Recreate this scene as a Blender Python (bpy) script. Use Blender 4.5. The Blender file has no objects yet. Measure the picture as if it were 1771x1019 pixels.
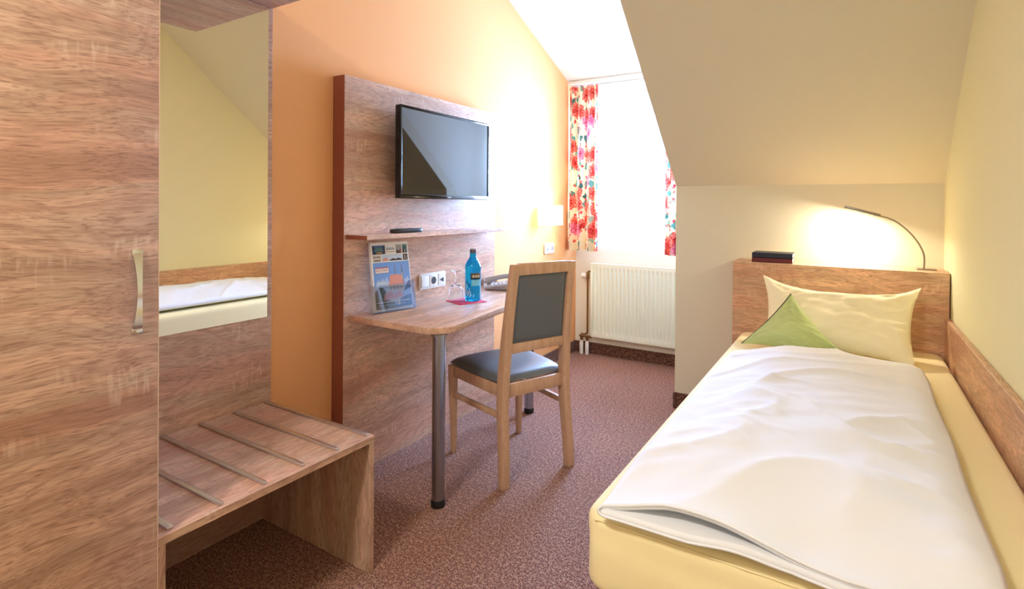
import bpy, bmesh, math, random
from mathutils import Vector, Matrix, noise
random.seed(7)
SC = bpy.context.scene
COL = SC.collection
PI = math.pi

# ------------------------------------------------------------------ helpers
def lin(r, g, b):
    def c(v):
        v /= 255.0
        return v / 12.92 if v <= 0.04045 else ((v + 0.055) / 1.055) ** 2.4
    return (c(r), c(g), c(b), 1.0)

class MB:
    """collects shapes (world coordinates) into one mesh"""
    def __init__(self):
        self.bm = bmesh.new()
    def _bevel(self, faces, w, seg):
        if w > 0:
            es = list({e for f in faces for e in f.edges})
            bmesh.ops.bevel(self.bm, geom=es, offset=w, segments=seg, profile=0.5, affect='EDGES', clamp_overlap=True)
    def box(self, lo, hi, bev=0.0, seg=2, M=None, mat=0):
        x0, y0, z0 = lo; x1, y1, z1 = hi
        co = [(x0,y0,z0),(x1,y0,z0),(x1,y1,z0),(x0,y1,z0),(x0,y0,z1),(x1,y0,z1),(x1,y1,z1),(x0,y1,z1)]
        tmp = bmesh.new()
        vs = [tmp.verts.new(c) for c in co]
        for q in ((0,3,2,1),(4,5,6,7),(0,1,5,4),(1,2,6,5),(2,3,7,6),(3,0,4,7)):
            tmp.faces.new([vs[i] for i in q])
        if bev > 0:
            bmesh.ops.bevel(tmp, geom=list(tmp.edges), offset=bev, segments=seg, profile=0.5, affect='EDGES', clamp_overlap=True)
        self.merge(tmp, M, mat)
        return self
    def merge(self, tmp, M=None, mat=0):
        mp = {}
        for v in tmp.verts:
            mp[v] = self.bm.verts.new((M @ v.co) if M else v.co)
        for f in tmp.faces:
            try:
                nf = self.bm.faces.new([mp[v] for v in f.verts]); nf.material_index = mat
            except ValueError:
                pass
        tmp.free()
    def hexa(self, pts, bev=0.0, seg=2, mat=0):
        """8 points: bottom ring 4 (ccw from above), top ring 4"""
        tmp = bmesh.new()
        vs = [tmp.verts.new(c) for c in pts]
        for q in ((0,3,2,1),(4,5,6,7),(0,1,5,4),(1,2,6,5),(2,3,7,6),(3,0,4,7)):
            tmp.faces.new([vs[i] for i in q])
        bmesh.ops.recalc_face_normals(tmp, faces=list(tmp.faces))
        if bev > 0:
            bmesh.ops.bevel(tmp, geom=list(tmp.edges), offset=bev, segments=seg, profile=0.5, affect='EDGES', clamp_overlap=True)
        self.merge(tmp, None, mat)
        return self
    def prism(self, pts, z0, z1, bev=0.0, seg=2, M=None, mat=0):
        tmp = bmesh.new()
        a = [tmp.verts.new((p[0], p[1], z0)) for p in pts]
        b = [tmp.verts.new((p[0], p[1], z1)) for p in pts]
        n = len(pts)
        tmp.faces.new(a[::-1]); tmp.faces.new(b)
        for i in range(n):
            tmp.faces.new((a[i], a[(i+1) % n], b[(i+1) % n], b[i]))
        bmesh.ops.recalc_face_normals(tmp, faces=list(tmp.faces))
        if bev > 0:
            es = [e for e in tmp.edges if abs(e.verts[0].co.z - e.verts[1].co.z) < 1e-7]
            bmesh.ops.bevel(tmp, geom=es, offset=bev, segments=seg, profile=0.5, affect='EDGES', clamp_overlap=True)
        self.merge(tmp, M, mat)
        return self
    def lathe(self, prof, c, n=40, M=None, mat=0):
        """prof: list of (radius, z); around vertical axis through c, or transformed by M"""
        tmp = bmesh.new(); rings = []
        for r, z in prof:
            if r < 1e-6:
                rings.append([tmp.verts.new((0, 0, z))])
            else:
                rings.append([tmp.verts.new((r*math.cos(2*PI*i/n), r*math.sin(2*PI*i/n), z)) for i in range(n)])
        for a, b in zip(rings, rings[1:]):
            for i in range(n):
                j = (i+1) % n
                if len(a) == 1 and len(b) == 1: continue
                if len(a) == 1: tmp.faces.new((a[0], b[j], b[i]))
                elif len(b) == 1: tmp.faces.new((a[i], a[j], b[0]))
                else: tmp.faces.new((a[i], a[j], b[j], b[i]))
        bmesh.ops.recalc_face_normals(tmp, faces=list(tmp.faces))
        T = Matrix.Translation(Vector(c))
        self.merge(tmp, T @ M if M else T, mat)
        return self
    def tube(self, pts, r, n=12, cap=True, mat=0):
        pts = [Vector(p) for p in pts]
        rs = r if isinstance(r, (list, tuple)) else [r]*len(pts)
        tmp = bmesh.new(); rings = []
        up = None
        for i, p in enumerate(pts):
            t = (pts[min(i+1, len(pts)-1)] - pts[max(i-1, 0)]).normalized()
            if up is None:
                up = t.orthogonal().normalized()
            up = (up - t*up.dot(t)).normalized()
            w = t.cross(up)
            rings.append([tmp.verts.new(p + (up*math.cos(2*PI*k/n) + w*math.sin(2*PI*k/n))*rs[i]) for k in range(n)])
        for a, b in zip(rings, rings[1:]):
            for i in range(n):
                tmp.faces.new((a[i], a[(i+1) % n], b[(i+1) % n], b[i]))
        if cap:
            tmp.faces.new(rings[0][::-1]); tmp.faces.new(rings[-1])
        bmesh.ops.recalc_face_normals(tmp, faces=list(tmp.faces))
        self.merge(tmp, None, mat)
        return self
    def grid(self, fn, nu, nv, mat=0, uv=None, wrapu=False):
        vs = [[self.bm.verts.new(fn(i/nu, j/nv)) for j in range(nv+1)] for i in range(nu+1)]
        lay = self.bm.loops.layers.uv.verify() if uv else None
        for i in range(nu):
            for j in range(nv):
                ids = ((i,j),(i+1,j),(i+1,j+1),(i,j+1))
                f = self.bm.faces.new([vs[a][b] for a, b in ids]); f.material_index = mat
                if lay:
                    for l, (a, b) in zip(f.loops, ids):
                        l[lay].uv = uv(a/nu, b/nv)
        return self
    def quad(self, pts, mat=0):
        f = self.bm.faces.new([self.bm.verts.new(p) for p in pts]); f.material_index = mat
        return self
    def build(self, name, mats, parent=None, smooth=35, loc=None):
        L = Vector(loc) if loc is not None else (wloc(parent) if parent else Vector((0,0,0)))
        for v in self.bm.verts: v.co -= L
        me = bpy.data.meshes.new(name)
        self.bm.to_mesh(me); self.bm.free()
        for m in (mats if isinstance(mats, (list, tuple)) else [mats]):
            me.materials.append(m)
        o = bpy.data.objects.new(name, me); COL.objects.link(o)
        if parent:
            o.parent = parent
            o.location = L - wloc(parent)
        else:
            o.location = L
        if smooth:
            me.shade_smooth()
            me.set_sharp_from_angle(angle=math.radians(smooth))
        return o

def wloc(o):
    v = Vector(o.location)
    while o.parent is not None:
        o = o.parent; v += Vector(o.location)
    return v

def thing(name, loc, label, cat, group=None):
    o = bpy.data.objects.new(name, None); COL.objects.link(o)
    o.empty_display_size = 0.1
    o.location = loc
    return tag(o, label, cat, group)
def tag(o, label, cat, group=None):
    o['label'] = label; o['category'] = cat
    if group: o['group'] = group
    return o
def struct(o, label=None):
    o['kind'] = 'structure'
    return o

# ------------------------------------------------------------------ materials
def newmat(name):
    m = bpy.data.materials.new(name); m.use_nodes = True
    nt = m.node_tree; nt.nodes.clear()
    out = nt.nodes.new('ShaderNodeOutputMaterial')
    return m, nt, out
def N(nt, t, **kw):
    n = nt.nodes.new(t)
    for k, v in kw.items(): setattr(n, k, v)
    return n
def L(nt, a, b): nt.links.new(a, b)
def ramp(nt, fac, stops, interp='LINEAR'):
    r = N(nt, 'ShaderNodeValToRGB'); r.color_ramp.interpolation = interp
    els = r.color_ramp.elements
    while len(els) < len(stops): els.new(0.5)
    for e, (p, c) in zip(els, stops):
        e.position = p; e.color = c if len(c) == 4 else (*c, 1)
    L(nt, fac, r.inputs['Fac'])
    return r.outputs['Color']
def mixc(nt, fac, a, b, mode='MIX'):
    n = N(nt, 'ShaderNodeMix', data_type='RGBA', blend_type=mode)
    for s, v in ((0, fac), (6, a), (7, b)):
        if hasattr(v, 'is_linked') or hasattr(v, 'node'): L(nt, v, n.inputs[s])
        else: n.inputs[s].default_value = v
    return n.outputs[2]
def math_(nt, op, a, b=0.0):
    n = N(nt, 'ShaderNodeMath', operation=op)
    for s, v in ((0, a), (1, b)):
        if hasattr(v, 'node'): L(nt, v, n.inputs[s])
        else: n.inputs[s].default_value = v
    return n.outputs[0]
def coords(nt, rot=(0,0,0), scale=(1,1,1), loc=(0,0,0), kind='Object'):
    tc = N(nt, 'ShaderNodeTexCoord'); mp = N(nt, 'ShaderNodeMapping')
    mp.inputs['Rotation'].default_value = rot
    mp.inputs['Scale'].default_value = scale
    mp.inputs['Location'].default_value = loc
    L(nt, tc.outputs[kind], mp.inputs['Vector'])
    return mp.outputs['Vector']
def scaled(nt, v, s):
    mp = N(nt, 'ShaderNodeMapping'); mp.inputs['Scale'].default_value = s
    L(nt, v, mp.inputs['Vector']); return mp.outputs['Vector']
def tex_noise(nt, v, scale=1.0, detail=2.0, rough=0.5, dist=0.0):
    n = N(nt, 'ShaderNodeTexNoise')
    n.inputs['Scale'].default_value = scale; n.inputs['Detail'].default_value = detail
    n.inputs['Roughness'].default_value = rough; n.inputs['Distortion'].default_value = dist
    L(nt, v, n.inputs['Vector']); return n.outputs['Fac']
def bump(nt, h, strength=0.2, dist=0.002):
    b = N(nt, 'ShaderNodeBump'); b.inputs['Strength'].default_value = strength
    b.inputs['Distance'].default_value = dist
    L(nt, h, b.inputs['Height']); return b.outputs['Normal']
def principled(nt, out, color=None, rough=0.5, metal=0.0, spec=0.5, normal=None, **kw):
    p = N(nt, 'ShaderNodeBsdfPrincipled')
    if color is not None:
        if hasattr(color, 'node'): L(nt, color, p.inputs['Base Color'])
        else: p.inputs['Base Color'].default_value = color
    if hasattr(rough, 'node'): L(nt, rough, p.inputs['Roughness'])
    else: p.inputs['Roughness'].default_value = rough
    p.inputs['Metallic'].default_value = metal
    p.inputs['Specular IOR Level'].default_value = spec
    for k, v in kw.items(): p.inputs[k].default_value = v
    if normal is not None: L(nt, normal, p.inputs['Normal'])
    if out is not None: L(nt, p.outputs[0], out.inputs[0])
    return p

def wood(name, axis, seed=0.0, rough=0.45, tint=(1,1,1), spec=0.4):
    """rough-sawn pale oak decor; the grain runs along axis"""
    m, nt, out = newmat(name)
    rot = {'x': (0,0,0), 'y': (0,0,PI/2), 'z': (0,PI/2,0)}[axis]
    v = coords(nt, rot=rot, loc=(seed, seed*1.7, seed*0.6))
    warp = N(nt, 'ShaderNodeTexNoise'); warp.inputs['Scale'].default_value = 2.2; warp.inputs['Detail'].default_value = 2
    L(nt, scaled(nt, v, (1, 2.0, 2.0)), warp.inputs['Vector'])
    wv = N(nt, 'ShaderNodeVectorMath', operation='MULTIPLY_ADD')
    L(nt, warp.outputs['Color'], wv.inputs[0]); wv.inputs[1].default_value = (0.0, 0.10, 0.10); L(nt, v, wv.inputs[2])
    w = wv.outputs[0]
    plank = tex_noise(nt, scaled(nt, w, (0.45, 5.5, 5.5)), 1.0, 2, 0.55)
    rings = tex_noise(nt, scaled(nt, w, (0.9, 17, 17)), 1.0, 3, 0.6, 0.4)
    fibre = tex_noise(nt, scaled(nt, w, (9, 250, 250)), 1.0, 3, 0.6)
    pores = tex_noise(nt, scaled(nt, w, (22, 330, 330)), 1.0, 2, 0.5)
    knot = tex_noise(nt, scaled(nt, w, (2.0, 7.5, 7.5)), 1.0, 0, 0.5, 0.3)
    kr = math_(nt, 'SINE', math_(nt, 'MULTIPLY', knot, 70.0))
    t = lambda r,g,b: tuple(a*b_ for a, b_ in zip(lin(r,g,b)[:3], tint))
    base = ramp(nt, plank, [(0.30, t(182,138,114)), (0.41, t(212,164,138)), (0.48, t(198,166,140)), (0.55, t(222,180,154)), (0.63, t(204,172,148)), (0.74, t(188,144,120))])
    c = mixc(nt, math_(nt, 'MULTIPLY', ramp(nt, rings, [(0.38, (1,1,1)), (0.55, (0,0,0))]), 0.46), base, (*t(160,116,95), 1))
    c = mixc(nt, math_(nt, 'MULTIPLY', ramp(nt, kr, [(0.45, (0,0,0)), (1.0, (1,1,1))]), 0.26), c, (*t(152,110,90), 1))
    c = mixc(nt, math_(nt, 'MULTIPLY', ramp(nt, fibre, [(0.38, (1,1,1)), (0.56, (0,0,0))]), 0.42), c, (*t(150,108,88), 1))
    c = mixc(nt, math_(nt, 'MULTIPLY', ramp(nt, pores, [(0.36, (1,1,1)), (0.46, (0,0,0))]), 0.5), c, (*t(128,90,74), 1))
    # pale saw marks running across the grain
    saw = tex_noise(nt, scaled(nt, v, (95, 15, 15)), 1.0, 1, 0.5)
    mask = tex_noise(nt, scaled(nt, v, (5.0, 11, 11)), 1.0, 1, 0.5)
    sm = math_(nt, 'MULTIPLY', ramp(nt, saw, [(0.52, (0,0,0)), (0.66, (1,1,1))]), ramp(nt, mask, [(0.60, (0,0,0)), (0.69, (1,1,1))]))
    c = mixc(nt, math_(nt, 'MULTIPLY', sm, 0.34), c, (*t(232,206,184), 1))
    nrm = bump(nt, fibre, 0.12, 0.001)
    principled(nt, out, c, rough, spec=spec, normal=nrm)
    return m

def paint(name, col, col2=None, bumpst=0.25, scale=230.0, rough=0.85):
    m, nt, out = newmat(name)
    v = coords(nt)
    n = tex_noise(nt, v, scale, 2, 0.6)
    big = tex_noise(nt, v, 1.3, 2, 0.5)
    c = mixc(nt, math_(nt, 'MULTIPLY', big, 0.5), lin(*col), lin(*(col2 or col)))
    principled(nt, out, c, rough, spec=0.25, normal=bump(nt, n, bumpst, 0.003))
    return m

def simple(name, col, rough=0.5, metal=0.0, spec=0.5, grain=0.0, gscale=60.0, **kw):
    m, nt, out = newmat(name)
    v = coords(nt)
    n = tex_noise(nt, v, gscale, 3, 0.55)
    c = mixc(nt, n, lin(*[max(0, x*(1-grain)) for x in col]), lin(*[min(255, x*(1+grain)) for x in col]))
    principled(nt, out, c, rough, metal, spec, **kw)
    return m

def fabric(name, col, scale=900.0, bst=0.15, rough=0.9, sheen=0.15, col2=None):
    m, nt, out = newmat(name)
    v = coords(nt)
    n = tex_noise(nt, v, scale, 1, 0.5)
    big = tex_noise(nt, v, 5.0, 2, 0.5)
    c = mixc(nt, big, lin(*col), lin(*(col2 or col)))
    principled(nt, out, c, rough, spec=0.2, normal=bump(nt, n, bst, 0.0006), **{'Sheen Weight': sheen})
    return m

def carpet(name, tone=1.0):
    m, nt, out = newmat(name)
    v = coords(nt)
    sp = tex_noise(nt, v, 185, 2, 0.7)
    sp2 = tex_noise(nt, v, 300, 1, 0.5)
    big = tex_noise(nt, v, 2.2, 2, 0.5)
    mot = tex_noise(nt, v, 75, 1, 0.5)
    T = lambda r,g,b: tuple(x*tone for x in lin(r,g,b)[:3])
    c = ramp(nt, sp, [(0.36, T(56,32,36)), (0.455, T(148,94,78)), (0.53, T(194,136,108)), (0.62, T(238,200,168))])
    c = mixc(nt, math_(nt, 'MULTIPLY', ramp(nt, sp2, [(0.42, (1,1,1)), (0.52, (0,0,0))]), 0.45), c, (*T(76,46,48), 1))
    c = mixc(nt, math_(nt, 'MULTIPLY', ramp(nt, mot, [(0.40, (1,1,1)), (0.52, (0,0,0))]), 0.35), c, (*T(112,70,62), 1))
    c = mixc(nt, math_(nt, 'MULTIPLY', ramp(nt, mot, [(0.54, (0,0,0)), (0.66, (1,1,1))]), 0.30), c, (*T(234,190,164), 1))
    c = mixc(nt, math_(nt, 'MULTIPLY', big, 0.18), c, (*T(156,104,102), 1))
    principled(nt, out, c, 0.95, spec=0.05, normal=bump(nt, sp, 0.8, 0.004), **{'Sheen Weight': 0.1})
    return m

def metal(name, col, rough=0.3, aniso=False):
    m, nt, out = newmat(name)
    v = coords(nt)
    n = tex_noise(nt, v, 40, 2, 0.5)
    principled(nt, out, mixc(nt, n, lin(*[c*0.97 for c in col]), lin(*col)), rough, 1.0)
    return m

def glass_thin(name, col=(255,255,255), refl=0.08, rough=0.02):
    m, nt, out = newmat(name)
    tr = N(nt, 'ShaderNodeBsdfTransparent'); tr.inputs[0].default_value = lin(*col)
    gl = N(nt, 'ShaderNodeBsdfGlossy'); gl.inputs['Roughness'].default_value = rough
    fr = N(nt, 'ShaderNodeLayerWeight'); fr.inputs['Blend'].default_value = 0.25
    f = math_(nt, 'ADD', math_(nt, 'MULTIPLY', fr.outputs['Fresnel'], 0.7), refl*0.3)
    mx = N(nt, 'ShaderNodeMixShader')
    L(nt, f, mx.inputs[0]); L(nt, tr.outputs[0], mx.inputs[1]); L(nt, gl.outputs[0], mx.inputs[2])
    L(nt, mx.outputs[0], out.inputs[0])
    return m

def emit(name, col, strength):
    m, nt, out = newmat(name)
    e = N(nt, 'ShaderNodeEmission'); e.inputs[0].default_value = lin(*col); e.inputs[1].default_value = strength
    L(nt, e.outputs[0], out.inputs[0]); return m

def cloth_translucent(name, build_color, trans=0.4, transparent=0.0):
    m, nt, out = newmat(name)
    c = build_color(nt)
    d = N(nt, 'ShaderNodeBsdfDiffuse'); t = N(nt, 'ShaderNodeBsdfTranslucent')
    for n in (d, t):
        if hasattr(c, 'node'): L(nt, c, n.inputs[0])
        else: n.inputs[0].default_value = c
    mx = N(nt, 'ShaderNodeMixShader'); mx.inputs[0].default_value = trans
    L(nt, d.outputs[0], mx.inputs[1]); L(nt, t.outputs[0], mx.inputs[2])
    res = mx.outputs[0]
    if transparent > 0:
        tp = N(nt, 'ShaderNodeBsdfTransparent'); m2 = N(nt, 'ShaderNodeMixShader')
        m2.inputs[0].default_value = transparent
        L(nt, res, m2.inputs[1]); L(nt, tp.outputs[0], m2.inputs[2]); res = m2.outputs[0]
    L(nt, res, out.inputs[0])
    return m

def floral(nt):
    tc = N(nt, 'ShaderNodeTexCoord')
    uv = tc.outputs['UV']
    wn = N(nt, 'ShaderNodeTexNoise'); wn.inputs['Scale'].default_value = 38; wn.inputs['Detail'].default_value = 2
    L(nt, uv, wn.inputs['Vector'])
    def blobs(scale, off, warp):
        a = N(nt, 'ShaderNodeVectorMath', operation='MULTIPLY_ADD')
        L(nt, wn.outputs['Color'], a.inputs[0]); a.inputs[1].default_value = (warp, warp, 0); L(nt, uv, a.inputs[2])
        b = N(nt, 'ShaderNodeVectorMath', operation='ADD'); L(nt, a.outputs[0], b.inputs[0]); b.inputs[1].default_value = off
        vo = N(nt, 'ShaderNodeTexVoronoi', voronoi_dimensions='2D'); vo.inputs['Scale'].default_value = scale
        L(nt, b.outputs[0], vo.inputs['Vector'])
        sep = N(nt, 'ShaderNodeSeparateColor'); L(nt, vo.outputs['Color'], sep.inputs[0])
        return vo.outputs['Distance'], sep.outputs
    cream = lin(232,216,178)
    d2, k2 = blobs(13.0, (3.3,1.7,0), 0.05)
    leaf = math_(nt, 'MULTIPLY', math_(nt, 'LESS_THAN', d2, 0.36), math_(nt, 'GREATER_THAN', k2[0], 0.42))
    leafc = ramp(nt, k2[1], [(0.0, lin(58,92,84)), (0.4, lin(96,150,132)), (0.7, lin(150,190,150)), (1.0, lin(120,150,160))])
    c = mixc(nt, leaf, cream, leafc)
    d3, k3 = blobs(26.0, (7.1,2.2,0), 0.03)
    bud = math_(nt, 'MULTIPLY', math_(nt, 'LESS_THAN', d3, 0.30), math_(nt, 'GREATER_THAN', k3[0], 0.66))
    c = mixc(nt, bud, c, ramp(nt, k3[1], [(0.0, lin(190,40,60)), (1.0, lin(228,110,90))]))
    d1, k1 = blobs(8.0, (0.4,0.9,0), 0.075)
    flower = math_(nt, 'MULTIPLY', math_(nt, 'LESS_THAN', d1, 0.50), math_(nt, 'GREATER_THAN', k1[0], 0.34))
    pn = N(nt, 'ShaderNodeTexNoise'); pn.inputs['Scale'].default_value = 85; pn.inputs['Detail'].default_value = 2
    L(nt, uv, pn.inputs['Vector'])
    shade = math_(nt, 'ADD', math_(nt, 'MULTIPLY', pn.outputs['Fac'], 0.9), math_(nt, 'MULTIPLY', d1, 0.5))
    red = ramp(nt, shade, [(0.40, lin(150,30,36)), (0.54, lin(204,66,58)), (0.68, lin(230,128,104)), (0.84, lin(240,190,156))])
    pink = ramp(nt, shade, [(0.42, lin(180,60,96)), (0.6, lin(222,120,140)), (0.8, lin(238,190,186))])
    fc = mixc(nt, math_(nt, 'GREATER_THAN', k1[1], 0.74), red, pink)
    return mixc(nt, flower, c, fc)

M = {}
M['wood_y'] = wood('oak_decor_along_wall', 'y', 0.3, tint=(0.93,0.92,0.92))
M['wood_y2'] = wood('oak_decor_bench', 'y', 4.1)
M['wood_y3_daylit'] = wood('oak_decor_desk_daylit', 'y', 7.7, rough=0.33, spec=0.6, tint=(1.15,1.15,1.13))  # same oak decor, tinted lighter to put the window light into its colour
M['wood_z'] = wood('oak_decor_upright', 'z', 2.2)
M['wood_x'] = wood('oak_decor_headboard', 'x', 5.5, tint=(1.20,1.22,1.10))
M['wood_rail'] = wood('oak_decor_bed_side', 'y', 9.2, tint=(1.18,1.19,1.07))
M['edge'] = simple('edge_band', (150,86,62), 0.5, grain=0.10, gscale=90)
M['edge_pale'] = simple('edge_band_pale', (226,200,178), 0.45, grain=0.04)
M['orange'] = paint('orange_wall_paint', (236,174,117), (233,168,109), 0.35, 200)
M['yellow'] = paint('pale_yellow_wall_paint', (237,237,196), (234,234,190), 0.2, 210)
M['cream'] = paint('cream_wall_paint', (226,222,198), (223,218,193), 0.2, 210)
M['white_paint'] = paint('white_ceiling_paint', (240,236,228), (238,233,224), 0.15, 210)
M['window_wall'] = paint('pale_window_wall_paint', (234,233,216), (232,230,212), 0.2, 210)
M['carpet'] = carpet('speckled_carpet', 0.74)
M['carpet_strip'] = carpet('carpet_baseboard', 0.42)
M['steel'] = metal('brushed_steel', (168,172,178), 0.26)
M['chrome'] = metal('satin_nickel', (226,226,224), 0.14)
M['alu'] = metal('bench_aluminium', (222,218,212), 0.30)
M['lampmetal'] = metal('lamp_nickel', (150,142,128), 0.35)
M['brass'] = metal('brass_pipe', (150,118,78), 0.35)
M['black'] = simple('black_plastic', (20,20,22), 0.35, grain=0.1)
M['blackgloss'] = simple('black_gloss_plastic', (14,14,16), 0.12)
M['white_pl'] = simple('white_plastic', (232,230,222), 0.35, grain=0.01)
M['rad'] = simple('radiator_enamel', (230,238,220), 0.35, grain=0.01)
M['mirror'] = None
m, nt, out = newmat('mirror_silver')
principled(nt, out, lin(246,246,240), 0.0, 1.0); M['mirror'] = m
m, nt, out = newmat('tv_screen_glass')
principled(nt, out, lin(10,12,13), 0.03, 0.0, 0.5, **{'IOR': 1.9, 'Coat Weight': 0.0}); M['screen'] = m
M['beech'] = wood('beech_chair_frame', 'z', 3.1, 0.4)
# beech: finer and plainer than the oak decor
def beech(name, axis):
    m, nt, out = newmat(name)
    rot = {'x': (0,0,0), 'y': (0,0,PI/2), 'z': (0,PI/2,0)}[axis]
    v = coords(nt, rot=rot)
    a = tex_noise(nt, scaled(nt, v, (2.5, 35, 35)), 1, 2, 0.5)
    b = tex_noise(nt, scaled(nt, v, (30, 260, 260)), 1, 2, 0.5)
    c = ramp(nt, a, [(0.3, lin(190,150,118)), (0.7, lin(206,168,136))])
    c = mixc(nt, math_(nt, 'MULTIPLY', ramp(nt, b, [(0.36, (1,1,1)), (0.5, (0,0,0))]), 0.35), c, lin(166,124,94))
    principled(nt, out, c, 0.4, spec=0.4)
    return m
M['beech'] = beech('beech_chair_frame', 'z')
m, nt, out = newmat('grey_leatherette')
v = coords(nt); n = tex_noise(nt, v, 420, 2, 0.5)
principled(nt, out, mixc(nt, n, lin(86,90,92), lin(98,102,103)), 0.42, spec=0.5, normal=bump(nt, n, 0.15, 0.0008)); M['leather'] = m
M['sheet'] = fabric('yellow_fitted_sheet', (246,232,182), 1200, 0.1, col2=(244,228,174))
M['duvet'] = fabric('white_duvet_cover', (231,232,236), 1400, 0.08, sheen=0.05, col2=(230,231,233))
M['pillow'] = fabric('cream_pillow_case', (249,242,208), 1300, 0.1, col2=(248,240,202))
M['green'] = fabric('green_cushion_cover', (196,212,146), 1300, 0.1, col2=(190,207,138))
M['bedbase'] = fabric('white_bed_base_cover', (230,230,226), 900, 0.15)
M['floral'] = cloth_translucent('floral_curtain', floral, 0.10)
M['sheer'] = cloth_translucent('sheer_voile', lambda nt: (0.80,0.85,0.93,1), 0.45, 0.91)
M['pane'] = glass_thin('window_glass')
M['acrylic'] = glass_thin('clear_acrylic', (244,247,252), 0.25)
m, nt, out = newmat('clear_wine_glass')
principled(nt, out, (1,1,1,1), 0.0, **{'Transmission Weight': 1.0, 'IOR': 1.45}); M['glass'] = m
m, nt, out = newmat('blue_bottle_glass')
p = principled(nt, None, lin(20,176,236), 0.05, spec=0.6, **{'Transmission Weight': 0.75, 'IOR': 1.33})
L(nt, p.outputs[0], out.inputs[0]); M['bottle'] = m
M['cap'] = simple('bottle_cap', (104,92,98), 0.4, 0.3)
M['navy_label'] = simple('navy_label', (22,28,50), 0.45)
M['cream_ink'] = simple('cream_ink', (226,206,170), 0.5)
M['pale_label'] = simple('pale_blue_label', (120,196,222), 0.4)
M['white_ink'] = simple('white_ink', (226,244,246), 0.4)
M['napkin'] = fabric('red_paper_napkin', (222,62,96), 700, 0.2, col2=(214,52,86))
M['phone'] = simple('grey_phone_plastic', (168,164,166), 0.4, grain=0.02)
M['phone_dark'] = simple('dark_phone_plastic', (52,50,54), 0.45)
M['navy_book'] = simple('navy_book_cover', (20,28,52), 0.45, grain=0.08)
M['red_book'] = simple('dark_red_book_cover', (96,22,28), 0.45, grain=0.08)
M['pages'] = simple('book_pages', (236,228,212), 0.8, grain=0.03, gscale=400)
M['paper'] = simple('white_paper', (238,238,240), 0.5)
M['led'] = emit('reading_led', (255,236,200), 14.0)
M['lampglass'] = emit('wall_lamp_glass', (255,228,184), 10.0)
M['fill_glass'] = emit('fill_lamp_glass', (255,232,200), 9.0)  # glowing glass of the added, unseen fill lamp

# ------------------------------------------------------------------ room
W = 2.371; YB = 4.215; YK = 3.356; KX = 1.077; KZ = 1.357; MS = 0.8518
DZ = 2.2503; DS = 0.4087       # dormer ceiling height at y = 4.05 and its slope
ZC = 2.75; YF = -1.7; T = 0.12
dorm = lambda y: DZ + (4.05 - y)*DS
YD = 4.05 - (ZC - DZ)/DS       # dormer ceiling meets the flat ceiling
YS = YK - (ZC - KZ)/MS         # main slope meets the flat ceiling

struct(MB().box((-T, YF-T, -0.1), (W+T, YB+0.25, 0.0)).build('floor', M['carpet'], smooth=0))
b = MB(); b.hexa([(-T,YF-T,0),(0,YF-T,0),(0,YB+T,0),(-T,YB+T,0),(-T,YF-T,3.2),(0,YF-T,3.2),(0,YB+T,3.2),(-T,YB+T,3.2)])
struct(b.build('wall_left', M['orange'], smooth=0))
struct(MB().box((W, YF-T, 0), (W+T, YK+T, 3.0)).build('wall_right', M['yellow'], smooth=0))
struct(MB().box((0, YF-T, 0), (W, YF, 3.0)).build('wall_front', M['cream'], smooth=0))
# window wall of the dormer niche with its opening
wx0, wx1, wz0, wz1 = 0.12, 1.04, 1.04, 2.03
b = MB()
b.box((0,YB,0), (wx0,YB+0.2,dorm(YB)+0.1)); b.box((wx1,YB,0), (KX+0.1,YB+0.2,dorm(YB)+0.1))
b.box((wx0,YB,0), (wx1,YB+0.2,wz0)); b.box((wx0,YB,wz1), (wx1,YB+0.2,dorm(YB)+0.1))
struct(b.build('wall_back', M['window_wall'], smooth=0))
# knee wall behind the bed, and the cheek of the dormer niche
struct(MB().box((KX, YK, 0), (W, YK+T, KZ)).build('wall_knee', M['cream'], smooth=0))
b = MB()
ck = [(YK+T,0),(YB,0),(YB,dorm(YB)),(YD,ZC),(YS,ZC),(YK,KZ+0.0),(YK+T,KZ+0.0)]
tmp = bmesh.new()
A = [tmp.verts.new((KX+0.001,y,z)) for y,z in ck]; B = [tmp.verts.new((KX+T,y,z+0.02)) for y,z in ck]
tmp.faces.new(A); tmp.faces.new(B[::-1])
for i in range(len(ck)):
    j = (i+1) % len(ck); tmp.faces.new((A[i],B[i],B[j],A[j]))
bmesh.ops.recalc_face_normals(tmp, faces=list(tmp.faces)); b.merge(tmp)
struct(b.build('wall_niche', M['window_wall'], smooth=0))
b = MB(); b.hexa([(KX,YK,KZ),(W,YK,KZ),(W,YS,ZC),(KX,YS,ZC),(KX,YK+0.1,KZ+0.02),(W,YK+0.1,KZ+0.02),(W,YS,ZC+0.14),(KX,YS,ZC+0.14)])
struct(b.build('ceiling_slope', M['cream'], smooth=0))
b = MB(); b.hexa([(0,YB,dorm(YB)),(KX,YB,dorm(YB)),(KX,YD,ZC),(0,YD,ZC),(0,YB,dorm(YB)+.12),(KX,YB,dorm(YB)+.12),(KX,YD,ZC+.12),(0,YD,ZC+.12)])
struct(b.build('ceiling_dormer', M['white_paint'], smooth=0))
b = MB(); b.box((0,YF,ZC),(KX,YD,ZC+0.12)); b.box((KX,YF,ZC),(W,YS,ZC+0.12))
struct(b.build('ceiling', M['white_paint'], smooth=0))
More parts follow.
